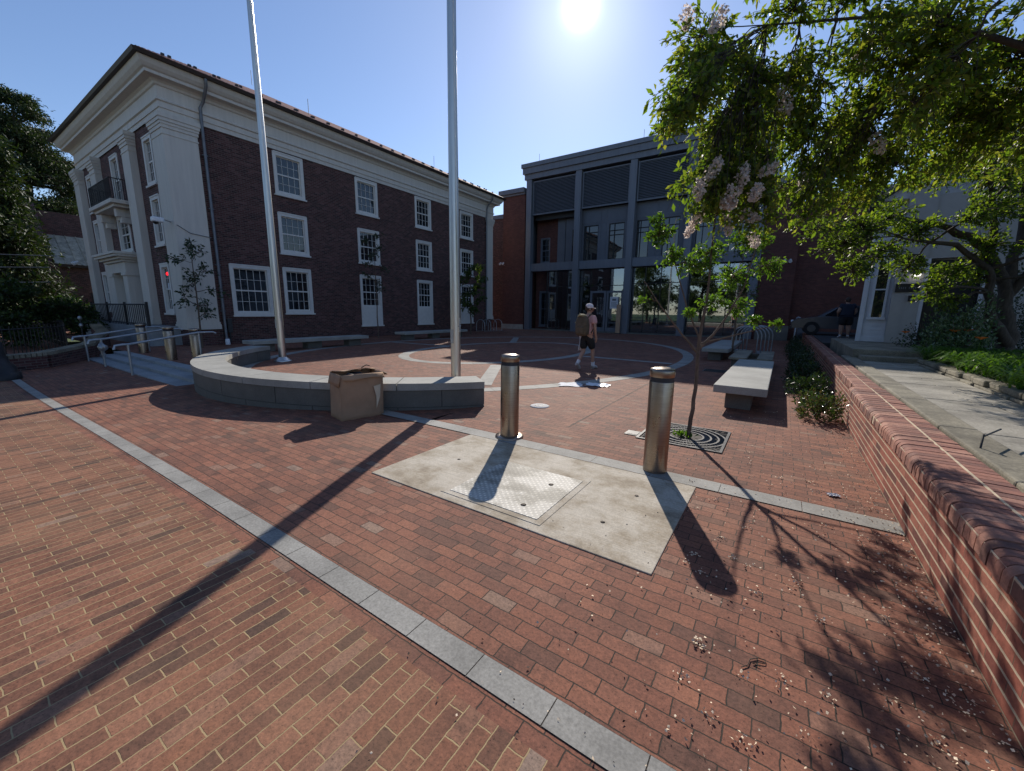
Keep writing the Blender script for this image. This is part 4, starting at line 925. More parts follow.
# ------------------------------------------------------------------ glass fronted hall
G = thing('glass_hall', 'tall grey glass fronted hall with louvres closing the plaza', 'building', (-10, 34, 0))
FY = 30.0; cx_ = [-18.5, -14.1, -9.9, -5.95, -1.85]
for x in cx_:
    wpart(MB().bevbox(x-.24, x+.24, FY-.2, FY+.28, 0, 12.1, .02), 'column', M['metal'], G)
m = MB(); m.box(-18.9, -1.5, FY-.25, FY+.3, 12.1, 12.5); m.box(-19.0, -1.4, FY-.4, FY+.3, 12.5, 12.95); m.box(-19.1, -1.3, FY-.5, FY+.3, 12.95, 13.25)
m.box(-19.0, -1.4, FY+.3, FY+14, 12.3, 13.1)
pr = wpart(m, 'parapet', M['metal'], G); ORG[pr.name] = Vector(G['_org'])
m = MB()
for x in (-17.7, -9.4, -4): m.tube([(x, FY, 13.15), (x, FY, 13.95)], .014, 4)
sub(m, 'lightning_rod', M['pipe'], pr)
for a, b in zip(cx_, cx_[1:]):
    x0, x1 = a+.24, b-.24
    z0 = 9.35
    m = MB()
    for q in ((x0+.05, x0+.12, z0, 11.95), (x1-.12, x1-.05, z0, 11.95), (x0+.12, x1-.12, z0, z0+.08), (x0+.12, x1-.12, 11.87, 11.95)): m.box(q[0], q[1], FY-.02, FY+.08, q[2], q[3])
    lv = wpart(m, 'louvre_panel', M['metal'], G); ORG[lv.name] = Vector(G['_org'])
    m = MB(); k = 24
    for i in range(k):
        z = z0+.1+(2.45)*i/k; m.add([(x0+.12, FY, z), (x1-.12, FY, z), (x1-.12, FY+.07, z+.06), (x0+.12, FY+.07, z+.06), (x0+.12, FY, z+.012), (x1-.12, FY, z+.012), (x1-.12, FY+.07, z+.072), (x0+.12, FY+.07, z+.072)], [(0, 1, 2, 3), (4, 7, 6, 5), (0, 4, 5, 1), (2, 6, 7, 3)])
    sub(m, 'louvre_blades', M['metal'], lv)
    wpart(MB().bevbox(x0, x1, FY-.05, FY+.3, 4.88, 5.5, .01), 'beam', M['metal'], G)
    wpart(MB().box(x0+.02, x1-.02, FY+.5, FY+.52, 9.0, 12.1), 'louvre_backing', M['black'], G)
# upper grey panels with two windows in bays 2..4
PY = FY+.42
for bi, (a, b) in enumerate(zip(cx_[1:], cx_[2:])):
    x0, x1 = a+.24, b-.24; w = x1-x0; xa, xb = a+.0, b-.0
    wins = [(x0+.12, x0+1.3), (x0+2.15, x0+3.35)] if w > 3.5 else [(x0+.05, x0+.95), (x0+1.9, x0+3.0)]
    wins = [(p, min(q, x1-.02)) for p, q in wins]
    m = MB(); wall_holes(m, 'y', PY, xa, xb, 5.5, 9.35, [(p, q, 5.52, 8.15) for p, q in wins], .1, 1)
    for xx in (x0+1.5, x0+1.95, x0+.62):
        if all(not (p-.02 < xx < q+.02) for p, q in wins): m.box(xx-.012, xx+.012, PY-.02, PY, 5.5, 9.3)
    m.box(x0, x1, PY-.025, PY, 8.28, 8.31)
    wpart(m, 'spandrel_panel', M['metal2'], G)
    for p, q in wins:
        m = MB()
        for r_ in ((p, p+.05, 5.52, 8.15), (q-.05, q, 5.52, 8.15), (p+.05, q-.05, 5.52, 5.58), (p+.05, q-.05, 8.09, 8.15), (p+.05, q-.05, 7.28, 7.33), (p+.05, q-.05, 7.6, 7.65), ((p+q)/2-.2, (p+q)/2-.16, 5.58, 8.09)): m.box(r_[0], r_[1], PY+.02, PY+.08, r_[2], r_[3])
        w_ = wpart(m, 'window', M['black'], G); ORG[w_.name] = Vector(G['_org'])
        sub(MB().quad((p, PY+.09, 5.52), (q, PY+.09, 5.52), (q, PY+.09, 8.15), (p, PY+.09, 8.15)), 'pane', M['glass'], w_)
# bay 1: recessed brick with window and door, dark glazing right of it
BY = FY+1.3
m = MB(); wall_holes(m, 'y', BY, -18.5, -16.4, 0, 12, [(-18.1, -17.2, 5.7, 7.7), (-18.1, -17.1, .3, 3.3)], .15, 1)
m.quad((-16.4, BY, 0), (-16.4, BY+1, 0), (-16.4, BY+1, 12), (-16.4, BY, 12)); wpart(m, 'recess_wall', M['brickR'], G)
window(G, 'y', BY, 1, -18.1, -17.2, 5.7, 7.7, 2, 2, None, .08, 'metal'); window(G, 'y', BY, 1, -18.1, -17.1, .3, 3.3, 2, 2, None, .12, 'metal')
m = MB(); m.box(-16.4, -15.7, BY-.2, BY, 5.5, 9.3); m.box(-15.6, -14.3, BY-.3, BY-.28, 5.5, 9.3); wpart(m, 'recess_panel', M['metal2'], G)
m = MB(); m.box(-15.0, -14.4, BY-.32, BY-.3, 5.6, 8.1); wpart(m, 'recess_glass', M['glass'], G)
wpart(MB().box(-18.2, -1.6, FY+2.4, FY+13.9, 5.0, 12.3), 'upper_core', M['black'], G)
wpart(MB().quad((-18.9, FY+14, 0), (-1.5, FY+14, 0), (-1.5, FY+14, 12.4), (-18.9, FY+14, 12.4)), 'rear_wall', M['metal2'], G)
# ground floor glazing
GY = FY+.36
def glazing(x0, x1, z0, z1, xs, zs, fr=.05):
    m = MB()
    for x in xs: m.box(x-fr/2, x+fr/2, GY-.03, GY+.07, z0, z1)
    X = sorted(xs)
    for z in zs:
        for p, q in zip(X, X[1:]): m.box(p+fr/2, q-fr/2, GY-.025, GY+.065, z-fr/2, z+fr/2)
    w_ = wpart(m, 'glazing_frame', M['black'], G); ORG[w_.name] = Vector(G['_org'])
    sub(MB().quad((x0, GY+.02, z0), (x1, GY+.02, z0), (x1, GY+.02, z1), (x0, GY+.02, z1)), 'pane', M['clear'], w_)
glazing(-16.9, -14.34, .1, 4.88, [-16.88, -15.9, -14.95, -14.36], [.14, 3.6, 4.84])
glazing(-13.86, -10.14, .1, 4.88, [-13.84, -12.95, -10.16], [.14, 3.6, 4.84])
glazing(-9.66, -6.19, .1, 4.88, [-9.64, -8.7, -7.6, -6.21], [.14, 1.0, 3.7, 4.84])
glazing(-5.71, -2.09, .1, 4.88, [-5.69, -4.5, -3.3, -2.11], [.14, 1.0, 3.7, 4.84])
wpart(MB().box(-18.4, -1.9, FY-.1, FY+.4, 0, .1), 'sill_course', M['granite'], G)
# interior seen through the glass
m = MB(); m.quad((-17, 40, 0), (-1.9, 40, 0), (-1.9, 40, 5), (-17, 40, 5)); m.quad((-1.9, FY+.5, 0), (-1.9, 40, 0), (-1.9, 40, 5), (-1.9, FY+.5, 5)); m.quad((-17, FY+1, 0), (-17, 40, 0), (-17, 40, 5), (-17, FY+1, 5))
m.quad((-17, FY+.5, 4.95), (-1.9, FY+.5, 4.95), (-1.9, 40, 4.95), (-17, 40, 4.95)); wpart(m, 'inner_wall', M['metal2'], G)
wpart(MB().quad((-17, FY+.5, .05), (-1.9, FY+.5, .05), (-1.9, 40, .05), (-17, 40, .05)), 'inner_floor', M['step'], G)
for x in (-10.9, -8.2, -4.8): wpart(MB().bevbox(x-1.0, x+1.0, 37, 37.8, .05, 1.05, .02), 'inner_counter', M['wood'], G)
m = MB(); m.quad((-18.9, FY+.3, 5), (-18.9, FY+14, 5), (-18.9, FY+14, 12.4), (-18.9, FY+.3, 12.4)); wpart(m, 'west_wall', M['metal2'], G); m = MB(); m.quad((-1.5, FY+.3, 0), (-1.5, FY+14, 0), (-1.5, FY+14, 12.4), (-1.5, FY+.3, 12.4)); wpart(m, 'side_wall', M['metal2'], G)
# entrance doors
for i, (x0, x1) in enumerate(((-12.9, -11.6), (-11.55, -10.25))):
    m = MB()
    for q in ((x0, x0+.16, .1, 3.2), (x1-.16, x1, .1, 3.2), (x0+.16, x1-.16, 3.05, 3.2), (x0+.16, x1-.16, .1, .4)): m.box(q[0], q[1], GY-.08, GY-.03, q[2], q[3])
    dd = wpart(m, 'entrance_door', M['metal'], G); ORG[dd.name] = Vector(G['_org'])
    xh = x1-.25 if i == 0 else x0+.25
    sub(MB().tube([(xh, GY-.09, 1.2), (xh, GY-.14, 1.22), (xh, GY-.14, 1.7), (xh, GY-.09, 1.72)], .018, 6), 'handle', M['galv'], dd)
t = thing('door_notice', 'white paper notice on the right glass entrance door', 'notice', (-11.0, GY-.1, 2.3))
wpart(MB().box(-11.25, -10.6, GY-.1, GY-.085, 1.85, 2.75), 'sheet', M['paper'], t)
m = MB()
m.box(-11.08, -10.78, GY-.104, GY-.1, 2.45, 2.6)
for i in range(5): m.box(-11.15, -10.7-.05*(i % 2), GY-.104, GY-.1, 2.02+i*.075, 2.045+i*.075)
wpart(m, 'printed_lines', M['ink'], t)
t = thing('wooden_post', 'tan wooden board standing upright by the entrance doors', 'board', (-10.3, 29.6, 0))
wpart(MB().bevbox(-10.42, -10.1, 29.45, 29.55, .05, 2.15, .01), 'board', M['wood'], t); wpart(MB().bevbox(-10.45, -10.07, 29.4, 29.7, 0, .06, .01), 'foot', M['iron'], t)
# brick wings of the glass hall
W1 = thing('brick_wing', 'plain brick wing stepping down between the old hall and the glass front', 'building', (-21, 32, 0))
wpart(MB().box(-21.2, -18.95, FY+.0, FY+10, 0, 11.1), 'wall', M['brickR'], W1)
m = MB(); m.box(-21.35, -18.95, FY-.12, FY+10, 11.1, 11.25); m.box(-21.5, -18.95, FY-.3, FY+10, 11.25, 11.6); wpart(m, 'parapet', M['metal'], W1)
wpart(MB().box(-25.5, -21.25, FY+2.2, FY+10, 0, 10.0), 'rear_wall', M['brickD'], W1)
wpart(MB().box(-25.6, -21.25, FY+2.05, FY+10, 10.0, 10.35), 'rear_parapet', M['metal'], W1)
wpart(MB().box(-21.25, -18.95, FY-.08, FY+.0, 0, .42), 'stone_base', M['granitetop'], W1)
W2 = thing('red_brick_wing', 'plain red brick wing right of the glass front, behind the trees', 'building', (4, 32, 0))
wpart(MB().box(-1.62, .25, FY+.02, FY+9, 0, 9.2), 'wall', M['brickR'], W2)
wpart(MB().box(.25, 16, FY+.6, FY+9, 0, 8.2), 'rear_wall', M['brickR'], W2)
m = MB(); m.box(-1.5, .3, FY-.15, FY+9, 9.2, 9.6); m.box(.3, 16.1, FY+.45, FY+9, 8.2, 8.55); wpart(m, 'parapet', M['metal'], W2)
wpart(MB().box(-1.45, .3, FY-.06, FY, 0, .9), 'stone_base', M['granite'], W2)
# bicycle racks
def hoops(label, x, y, dx, dy, n, h=.9, w=.55):
    t = thing('bike_rack', label, 'bike rack', (x, y, 0))
    for i in range(n):
        px, py = x+dx*i, y+dy*i; L = math.hypot(dx, dy); ax, ay = -dy/L*w/2, dx/L*w/2
        pts = [(px-ax, py-ay, 0), (px-ax, py-ay, h*.55)]+[(px-ax*math.cos(q), py-ay*math.cos(q), h*.62+h*.38*math.sin(q)) for q in np.linspace(.15, PI-.15, 9)]+[(px+ax, py+ay, h*.55), (px+ax, py+ay, 0)]
        wpart(MB().tube(pts, .024, 8), 'hoop', M['galv'], t)
    m = MB()
    for s in (-1, 1): m.box(min(x, x+dx*(n-1))-.03+ax*s, max(x, x+dx*(n-1))+.03+ax*s, min(y, y+dy*(n-1))-.03+ay*s, max(y, y+dy*(n-1))+.03+ay*s, 0, .02)
    wpart(m, 'base_rail', M['galv'], t)
hoops('steel hoop bike rack beyond the shaded granite bench', -1.25, 19.2, .12, .35, 5, 1.1, 1.0)
hoops('thin hoop bike rack near the far end of the old hall', -19.2, 24.3, .0, .75, 4, .9, .8)

# ------------------------------------------------------------------ low brick wall on the right
t = thing('brick_wall', 'long low red brick wall with rounded brick cap along the right side', 'wall', (1.1, 8, 0))
YN, YE = -4., 7.45
m = MB(); m.box(.935, 1.27, YN, YE, -.3, .475); m.box(1.0, 1.25, YE+.002, 31.0, -.3, .475); wpart(m, 'wall_face', M['brickW'], t)
rng = np.random.default_rng(77)
def rowlock(y0, y1, xa, xm_, xb, name, bull):
    m = MB(); k = int((y1-y0)/.0755); p = (y1-y0)/k
    for i in range(k):
        a = y0+p*i+.0045; b = y0+p*(i+1)-.0045; dz = rng.normal()*.0018; dx = rng.normal()*.0025
        pr = [(xa+dx, .478)]
        if bull:
            r = .052
            pr += [(xa+dx, .585-r)]+[(xa+dx+r-r*math.cos(q), .585-r+r*math.sin(q)) for q in np.linspace(.2, PI/2, 7)]
        else: pr += [(xa+dx, .57), (xa+dx+.012, .582)]
        pr += [(xm_-.006, .588), (xm_-.006, .478)]
        n = len(pr); m.add([(x, a, z+dz) for x, z in pr]+[(x, b, z+dz) for x, z in pr], [tuple(range(n)), tuple(range(n, 2*n))[::-1]]+[(j, n+j, n+(j+1) % n, (j+1) % n) for j in range(n)])
        pr = [(xm_+.006, .478), (xm_+.006, .588), (xb-.012, .585), (xb, .575), (xb, .478)]; n = 5
        a += .02*0; m.add([(x, a, z-dz) for x, z in pr]+[(x, b, z-dz) for x, z in pr], [tuple(range(n)), tuple(range(n, 2*n))[::-1]]+[(j, n+j, n+(j+1) % n, (j+1) % n) for j in range(n)])
    return wpart(m, name, M['rowlock'], t, True)
rowlock(YN, YE, .90, 1.135, 1.30, 'rounded_cap', True); rowlock(YE+.02, 31, .98, 1.13, 1.28, 'flat_cap', False)
m = MB(); m.box(.905, 1.292, YN, YE-.004, .476, .556); m.box(.955, 1.27, YN, YE-.004, .556, .577); m.box(.995, 1.27, YE+.02, 30.99, .476, .570); wpart(m, 'cap_mortar', M['mortar'], t)
m = MB(); m.box(1.127, 1.143, YN, YE-.004, .57, .589); m.box(1.126, 1.134, YE+.02, 30.99, .568, .587); wpart(m, 'mortar_line', M['mortar'], t)

# brick colour by island for the cap
nt = NT('rowlock_islands'); g = nt.new('ShaderNodeNewGeometry'); c = nt.ramp(g.outputs['Random Per Island'], [(0, (.17, .075, .06)), (.3, (.27, .11, .08)), (.65, (.34, .145, .10)), (1, (.42, .21, .15))])
n2 = nt.noise(g.outputs['Position'], 38, 5, .7); c = nt.mix(1, c, nt.ramp(n2, [(.25, (.6,)*3), (.75, (1.3,)*3)]), 'MULTIPLY')
n3 = nt.ramp(nt.noise(g.outputs['Position'], 3.1, 5), [(.5, (0,)*3), (.68, (1,)*3)]); c = nt.mix(nt.math('MULTIPLY', n3, .45), c, (.09, .05, .042))
nt.link(c, nt.p.inputs['Base Color']); nt.p.inputs['Roughness'].default_value = .85; nt.bump(n2, .5, .006)
for o in t.children:
    if o.name.startswith(('rounded_cap', 'flat_cap')): o.data.materials[0] = nt.m

# ------------------------------------------------------------------ right side: kerb, path, beds, house
struct(MB().box(1.26, 60, -20, 40, -.59, .38), 'garden_ground', M['soil'])
struct(MB().box(1.3, 60, 18.5, 31, .0, .6), 'driveway', M['asphalt'])
# kerb with a gap
t = thing('stone_kerb', 'weathered stone kerb between the low brick wall and the flagstone path', 'kerb', (1.42, 6, .3))
y = -4.
while y < 13.0:
    L = 1.55 if y < 6.4 else 1.3
    if not 6.9 < y+L/2 < 7.2: wpart(MB().bevbox(1.335, 1.60, y+.004, min(y+L, 13.3)-.004, .3, .585, .018), 'kerb_block', M['kerb'], t)
    y += L
m = MB(); rng = np.random.default_rng(9); y = -4.
while y < 12.3:
    d = rng.uniform(.5, .9); x = 1.606
    while x < 2.52:
        w = min(rng.uniform(.35, .7), 2.53-x)
        if 2.53-x-w < .2: w = 2.53-x
        m.bevbox(x+.006, x+w-.006, y+.006, min(y+d, 12.35)-.006, .45, .552+rng.normal()*.002, .006); x += w
    y += d
struct(m, 'flagstone_path', M['flag']); struct(MB().box(1.61, 2.53, -4, 12.35, .3, .538), 'path_bedding', M['soil'])
t = thing('stone_edging', 'two layers of rough stone edging along the planted bed beside the path', 'edging', (2.6, 8, .5))
rng = np.random.default_rng(10)
for lay in range(2):
    m = MB(); y = -4+.2*lay
    while y < 12.6:
        d = rng.uniform(.35, .7); m.bevbox(2.535+.03*lay+rng.normal()*.012, 2.78+rng.normal()*.02, y+.008, min(y+d, 12.7)-.008, .5+.09*lay, .585+.09*lay+rng.normal()*.005, .02); y += d
    wpart(m, 'stone_layer', M['kerb'], t)
struct(sheet(2.7, 30, -10, 16.5, 14, lambda x: .64+.03*min(3, x-2.7)), 'planting_bed', M['soil'])
m = MB(); m.bevbox(1.62, 2.9, 12.4, 12.85, .4, .66, .015); m.bevbox(1.5, 3.0, 12.85, 18.4, .3, .79, .015); m.box(2.9, 9, 14.6, 18.4, .3, .788)
struct(m, 'house_steps', M['kerb'])
t = thing('bent_rod', 'thin black bent rod stuck in the stone kerb', 'rod', (1.4, 5.0, .55))
wpart(MB().tube([(1.40, 4.55, .5), (1.40, 4.55, .70), (1.41, 4.58, .675), (1.62, 4.98, .675)], .007, 6), 'rod', M['black'], t)

# white house
HT = thing('white_house', 'small white clapboard house behind the garden tree on the right', 'house', (5, 20, .8))
ang = R(-9); hp = (1.98, 16.6)
def hb(m, x0, x1, y0, y1, z0, z1): return m.box(x0, x1, y0, y1, z0, z1, ang, hp)
m = MB(); hb(m, 2.0, 9.5, 16.75, 24, .8, 4.9); wpart(m, 'wall', M['siding'], HT)
m = MB()
for i in range(34):
    z = .8+i*.12; q0, q1 = (1.98, 2.62)
    for p in (((1.965, 16.72), (2.60, 16.72)), ):
        c, s_ = math.cos(ang), math.sin(ang)
        def rp(x, y): return (hp[0]+(x-hp[0])*c-(y-hp[1])*s_, hp[1]+(x-hp[0])*s_+(y-hp[1])*c)
        a, b = rp(1.97, 16.745), rp(2.60, 16.745); a2, b2 = rp(1.97, 16.72), rp(2.60, 16.72)
        m.add([(*a2, z), (*b2, z), (*b, z+.118), (*a, z+.118), (*a, z), (*b, z)], [(0, 1, 2, 3), (0, 4, 5, 1)])
        e0, e1 = rp(1.975, 24); f0 = rp(1.95, 24); a3 = rp(1.95, 16.72); a4 = rp(1.999, 16.72); e4 = rp(1.999, 24)
        m.add([(*a3, z), (*f0, z), (*e4, z+.118), (*a4, z+.118)], [(0, 1, 2, 3)])
wpart(m, 'clapboards', M['siding'], HT)
m = MB(); hb(m, 1.94, 2.06, 16.66, 16.74, .8, 4.9); hb(m, 1.94, 2.62, 16.69, 16.74, .8, .95); wpart(m, 'corner_board', M['siding'], HT)
m = MB(); hb(m, 2.16, 2.22, 16.66, 16.735, 1.55, 3.2); hb(m, 2.46, 2.52, 16.66, 16.735, 1.55, 3.2); hb(m, 2.22, 2.46, 16.66, 16.735, 3.14, 3.2); hb(m, 2.12, 2.56, 16.63, 16.735, 1.48, 1.55); hb(m, 2.22, 2.46, 16.67, 16.73, 2.36, 2.4)
w_ = wpart(m, 'window', M['siding'], HT); ORG[w_.name] = Vector(HT['_org'])
m = MB(); hb(m, 2.22, 2.46, 16.69, 16.725, 1.55, 2.36); hb(m, 2.22, 2.46, 16.69, 16.725, 2.4, 3.14); sub(m, 'pane', M['glass'], w_)
m = MB(); hb(m, 2.62, 3.22, 16.45, 16.8, .8, 5.2); hb(m, 2.9, 2.915, 16.44, 16.45, .8, 3.1); wpart(m, 'porch_panel', M['housewhite'], HT)
m = MB(); hb(m, 3.22, 9.5, 16.5, 16.76, 3.2, 5.2); hb(m, 4.4, 9.5, 16.5, 16.76, .8, 3.2); wpart(m, 'front_wall', M['housewhite'], HT)
m = MB(); hb(m, 3.24, 4.38, 16.62, 16.7, .8, 3.15); dd = wpart(m, 'door', M['doordark'], HT); ORG[dd.name] = Vector(HT['_org'])
m = MB(); hb(m, 3.4, 3.75, 16.6, 16.62, 2.7, 3.05); sub(m, 'transom', M['glass'], dd)
m = MB(); hb(m, 3.22, 3.3, 16.47, 16.5, .8, 3.2); hb(m, 4.32, 4.4, 16.47, 16.5, .8, 3.2); wpart(m, 'door_frame', M['siding'], HT)
c, s_ = math.cos(ang), math.sin(ang)
def rp3(x, y, z): return (hp[0]+(x-hp[0])*c-(y-hp[1])*s_, hp[1]+(x-hp[0])*s_+(y-hp[1])*c, z)
m = MB(); m.add([rp3(1.7, 16.2, 4.85), rp3(9.8, 16.2, 4.85), rp3(9.8, 24.3, 4.85), rp3(1.7, 24.3, 4.85), rp3(5.75, 16.2, 7.6), rp3(5.75, 24.3, 7.6)], [(0, 4, 5, 3), (1, 2, 5, 4)])
rf3 = wpart(m, 'roof', M['shingle'], HT); rf3.modifiers.new('t', 'SOLIDIFY').thickness = .12
m = MB(); m.add([rp3(2.0, 16.5, 4.9), rp3(9.5, 16.5, 4.9), rp3(5.75, 16.5, 7.45), rp3(2.0, 16.7, 4.9), rp3(9.5, 16.7, 4.9), rp3(5.75, 16.7, 7.45)], [(0, 1, 2), (3, 5, 4)]); wpart(m, 'gable', M['siding'], HT)
t = thing('wall_plaque', 'dark rectangular plaque on the pale panel beside the house door', 'plaque', rp3(2.9, 16.4, 2.4))
m = MB(); hb(m, 2.66, 3.17, 16.42, 16.445, 2.28, 2.52); wpart(m, 'plate', M['sign'], t)
m = MB()
for i in range(9): 
    if i != 4: hb(m, 2.74+i*.042, 2.76+i*.042, 16.415, 16.42, 2.37, 2.43)
wpart(m, 'lettering', M['ink'], t)
t = thing('porch_light', 'small lit porch light above the dark plaque', 'light', rp3(3.05, 16.4, 2.8))
q = rp3(3.05, 16.36, 2.78)
wpart(MB().lathe([(.001, .13), (.09, .11), (.12, .02), (.12, 0)], q, 16), 'shade', M['sign'], t); wpart(MB().lathe([(.1, 0), (.08, -.05), (.001, -.07)], q, 16), 'bulb', M['lamp'], t)
t = thing('door_bell_box', 'small black intercom box under the dark plaque', 'intercom', rp3(3.05, 16.4, 2.1))
m = MB(); hb(m, 2.97, 3.12, 16.4, 16.445, 2.02, 2.18); wpart(m, 'housing', M['sign'], t)
m = MB(); hb(m, 3.02, 3.07, 16.393, 16.4, 2.05, 2.1); wpart(m, 'button', M['galv'], t)
# gate panel near the far end of the wall
t = thing('metal_panel', 'leaning metal frame panel at the far end of the low brick wall', 'panel', (.9, 29, .1))
wpart(MB().tube([(.62, 28.3, 0), (.62, 28.3, 1.42), (.66, 28.3, 1.46), (1.1, 28.6, 1.25), (1.14, 28.6, 0)], .04, 8), 'frame', M['galv'], t)
wpart(MB().box(.68, 1.08, 28.42, 28.46, .2, 1.2, R(30)), 'sheet', M['metal2'], t)

# ------------------------------------------------------------------ shrubs, lilies, ground cover
def shrub(label, x, y, z, rx, ry, h, n, mat, seed, leaf=(.05, .08), group=None, name='shrub'):
    rng = np.random.default_rng(seed); t = thing(name, label, 'shrub', (x, y, z), group)
    m = MB()
    for i in range(9):
        a = rng.uniform(0, 2*PI); k = rng.uniform(.3, .85); m.tube(curve((x, y, z-.02), (x+math.cos(a)*rx*k, y+math.sin(a)*ry*k, z+h*rng.uniform(.5, .9)), (0, 0, .05), 5), [.012, .01, .008, .006, .004], 4)
    wpart(m, 'stems', M['twig'], t)
    d = rng.normal(size=(n, 3)); d /= np.linalg.norm(d, axis=1, keepdims=True); d[:, 2] = np.abs(d[:, 2]); rad = rng.uniform(.25, 1, n)**.5
    lump = 1+.22*np.sin(d[:, 0]*5+seed)+.2*np.sin(d[:, 1]*6+d[:, 2]*4)
    p = np.c_[x+d[:, 0]*rx*rad*lump, y+d[:, 1]*ry*rad*lump, z+.03+d[:, 2]*h*rad*lump]
    V, F = leafmesh(p, d*.6+rng.normal(size=(n, 3))*.6+np.array((0, 0, .3)), rng.uniform(*leaf, n), rng, .45); fast_obj('foliage', V, F, mat, t); return t
for i in range(11):
    yy = 9.7+i*1.4
    nm = ['nearest', 'second', 'third', 'fourth', 'fifth', 'sixth', 'seventh', 'eighth', 'ninth', 'tenth', 'farthest'][i]
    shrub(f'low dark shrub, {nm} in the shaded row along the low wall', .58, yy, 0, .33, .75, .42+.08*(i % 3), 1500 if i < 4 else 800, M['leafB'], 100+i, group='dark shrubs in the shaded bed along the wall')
shrub('sunlit shrub with red tipped leaves at the near end of the shrub row', .60, 7.75, 0, .29, .4, .40, 1000, M['leafR'], 130, (.045, .08))
shrub('tall glossy shrub sparkling in sun under the garden tree', 3.3, 13.0, .66, .55, .5, 1.2, 3000, M['leafW'], 131, (.06, .1))
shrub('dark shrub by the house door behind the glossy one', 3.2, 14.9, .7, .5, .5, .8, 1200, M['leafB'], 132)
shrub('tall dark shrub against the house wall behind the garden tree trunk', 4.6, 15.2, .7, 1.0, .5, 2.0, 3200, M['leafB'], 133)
rng = np.random.default_rng(140); Vs, Fs, off = [], [], 0
nb = 4200
for i in range(nb):
    x = 2.85+rng.uniform(0, 1)**1.2*2.1; y = rng.uniform(6.8, 12.6); z = .64; a = rng.uniform(0, 2*PI); L = rng.uniform(.3, .6); h = rng.uniform(.16, .34)
    gxx = round(x/.35)*.35+.1*math.sin(y*3); gyy = round(y/.35)*.35; bx0 = gxx+rng.normal()*.05; by0 = gyy+rng.normal()*.05
    dx, dy = math.cos(a), math.sin(a); w = .016; sxx, syy = -dy*w, dx*w
    v = []
    for k, (u, zz, ww) in enumerate(((0, 0, .7), (.3, .75, 1), (.65, 1.0, .9), (1, .62, .05))):
        px, py, pz = bx0+dx*L*u, by0+dy*L*u, z+h*zz; v += [(px-sxx*ww, py-syy*ww, pz), (px+sxx*ww, py+syy*ww, pz)]
    Vs += v; Fs += [(off+2*k, off+2*k+1, off+2*k+3, off+2*k+2) for k in range(3)]; off += 8
o = fast_obj('strap_leaf_ground_cover', np.array(Vs), np.array(Fs), M['blade'], None); tag(o, 'mass of strappy green leaves filling the planted bed beside the path', 'ground cover', None, 'stuff')
rng = np.random.default_rng(141)
for i, (x, y, h, lab) in enumerate(((2.62, 14.45, .5, 'orange daylily nearest the house steps, highest of the four'), (3.12, 12.9, .6, 'orange daylily just left of the pair below the glossy shrub'), (3.34, 13.0, .62, 'orange daylily just right in the pair below the glossy shrub'), (3.22, 11.75, .5, 'orange daylily lowest over the strappy leaves, right of the others'))):
    z = .66; t = thing('daylily', lab, 'flower', (x, y, z), 'orange daylilies in the bed')
    wpart(MB().tube(curve((x, y, z-.02), (x+.05, y-.05, z+h), (.03, 0, .05), 6), .005, 5), 'stem', M['blade'], t)
    m = MB()
    for k in range(6):
        a = k*PI/3+i; dx, dy = math.cos(a), math.sin(a); cx0, cy0, cz0 = x+.05, y-.05, z+h
        q = [(cx0, cy0, cz0), (cx0+dx*.05-dy*.022, cy0+dy*.05+dx*.022, cz0+.05), (cx0+dx*.1, cy0+dy*.1, cz0+.055), (cx0+dx*.05+dy*.022, cy0+dy*.05-dx*.022, cz0+.05)]
        m.add(q, [(0, 1, 2, 3)])
    wpart(m, 'petals', M['orange'], t)
# fallen blossom on the paving
rng = np.random.default_rng(150); n = 2600
x = np.where(rng.random(n) < .45, .92-np.abs(rng.normal(size=n))*.16, .9-np.abs(rng.normal(size=n))*.75); y = np.where(rng.random(n) < .75, rng.uniform(.2, 4.5, n), rng.uniform(4.5, 8, n))
cl = rng.normal(size=(60, 2))*np.array((.5, 1.3))+np.array((.2, 2.6)); k = rng.random(n) < .3; ci = rng.integers(0, 60, n); x = np.where(k, cl[ci, 0]+rng.normal(size=n)*.02, x); y = np.where(k, cl[ci, 1]+rng.normal(size=n)*.02, y)
ok = (x < .92) & (x > -2.2); x, y = x[ok], y[ok]; n = len(x)
V, F = leafmesh(np.c_[x, y, np.full(n, .01)], np.c_[rng.normal(size=(n, 2)), np.abs(rng.normal(size=n))*.15], rng.uniform(.006, .018, n), rng, .8)
o = fast_obj('fallen_petals', V, F, M['petal'], None); tag(o, 'pale fallen petals scattered over the bricks along the low wall', 'petals', None, 'stuff')
n = 130; V, F = leafmesh(np.c_[.5-np.abs(rng.normal(size=n))*.9, rng.uniform(-.2, 3.5, n), np.full(n, .009)], np.c_[rng.normal(size=(n, 2)), np.abs(rng.normal(size=n))*.1], rng.uniform(.006, .02, n), rng, .6)
o = fast_obj('leaf_litter', V, F, M['soil'], None); tag(o, 'dark bits of leaf litter scattered over the near bricks', 'leaf litter', None, 'stuff')
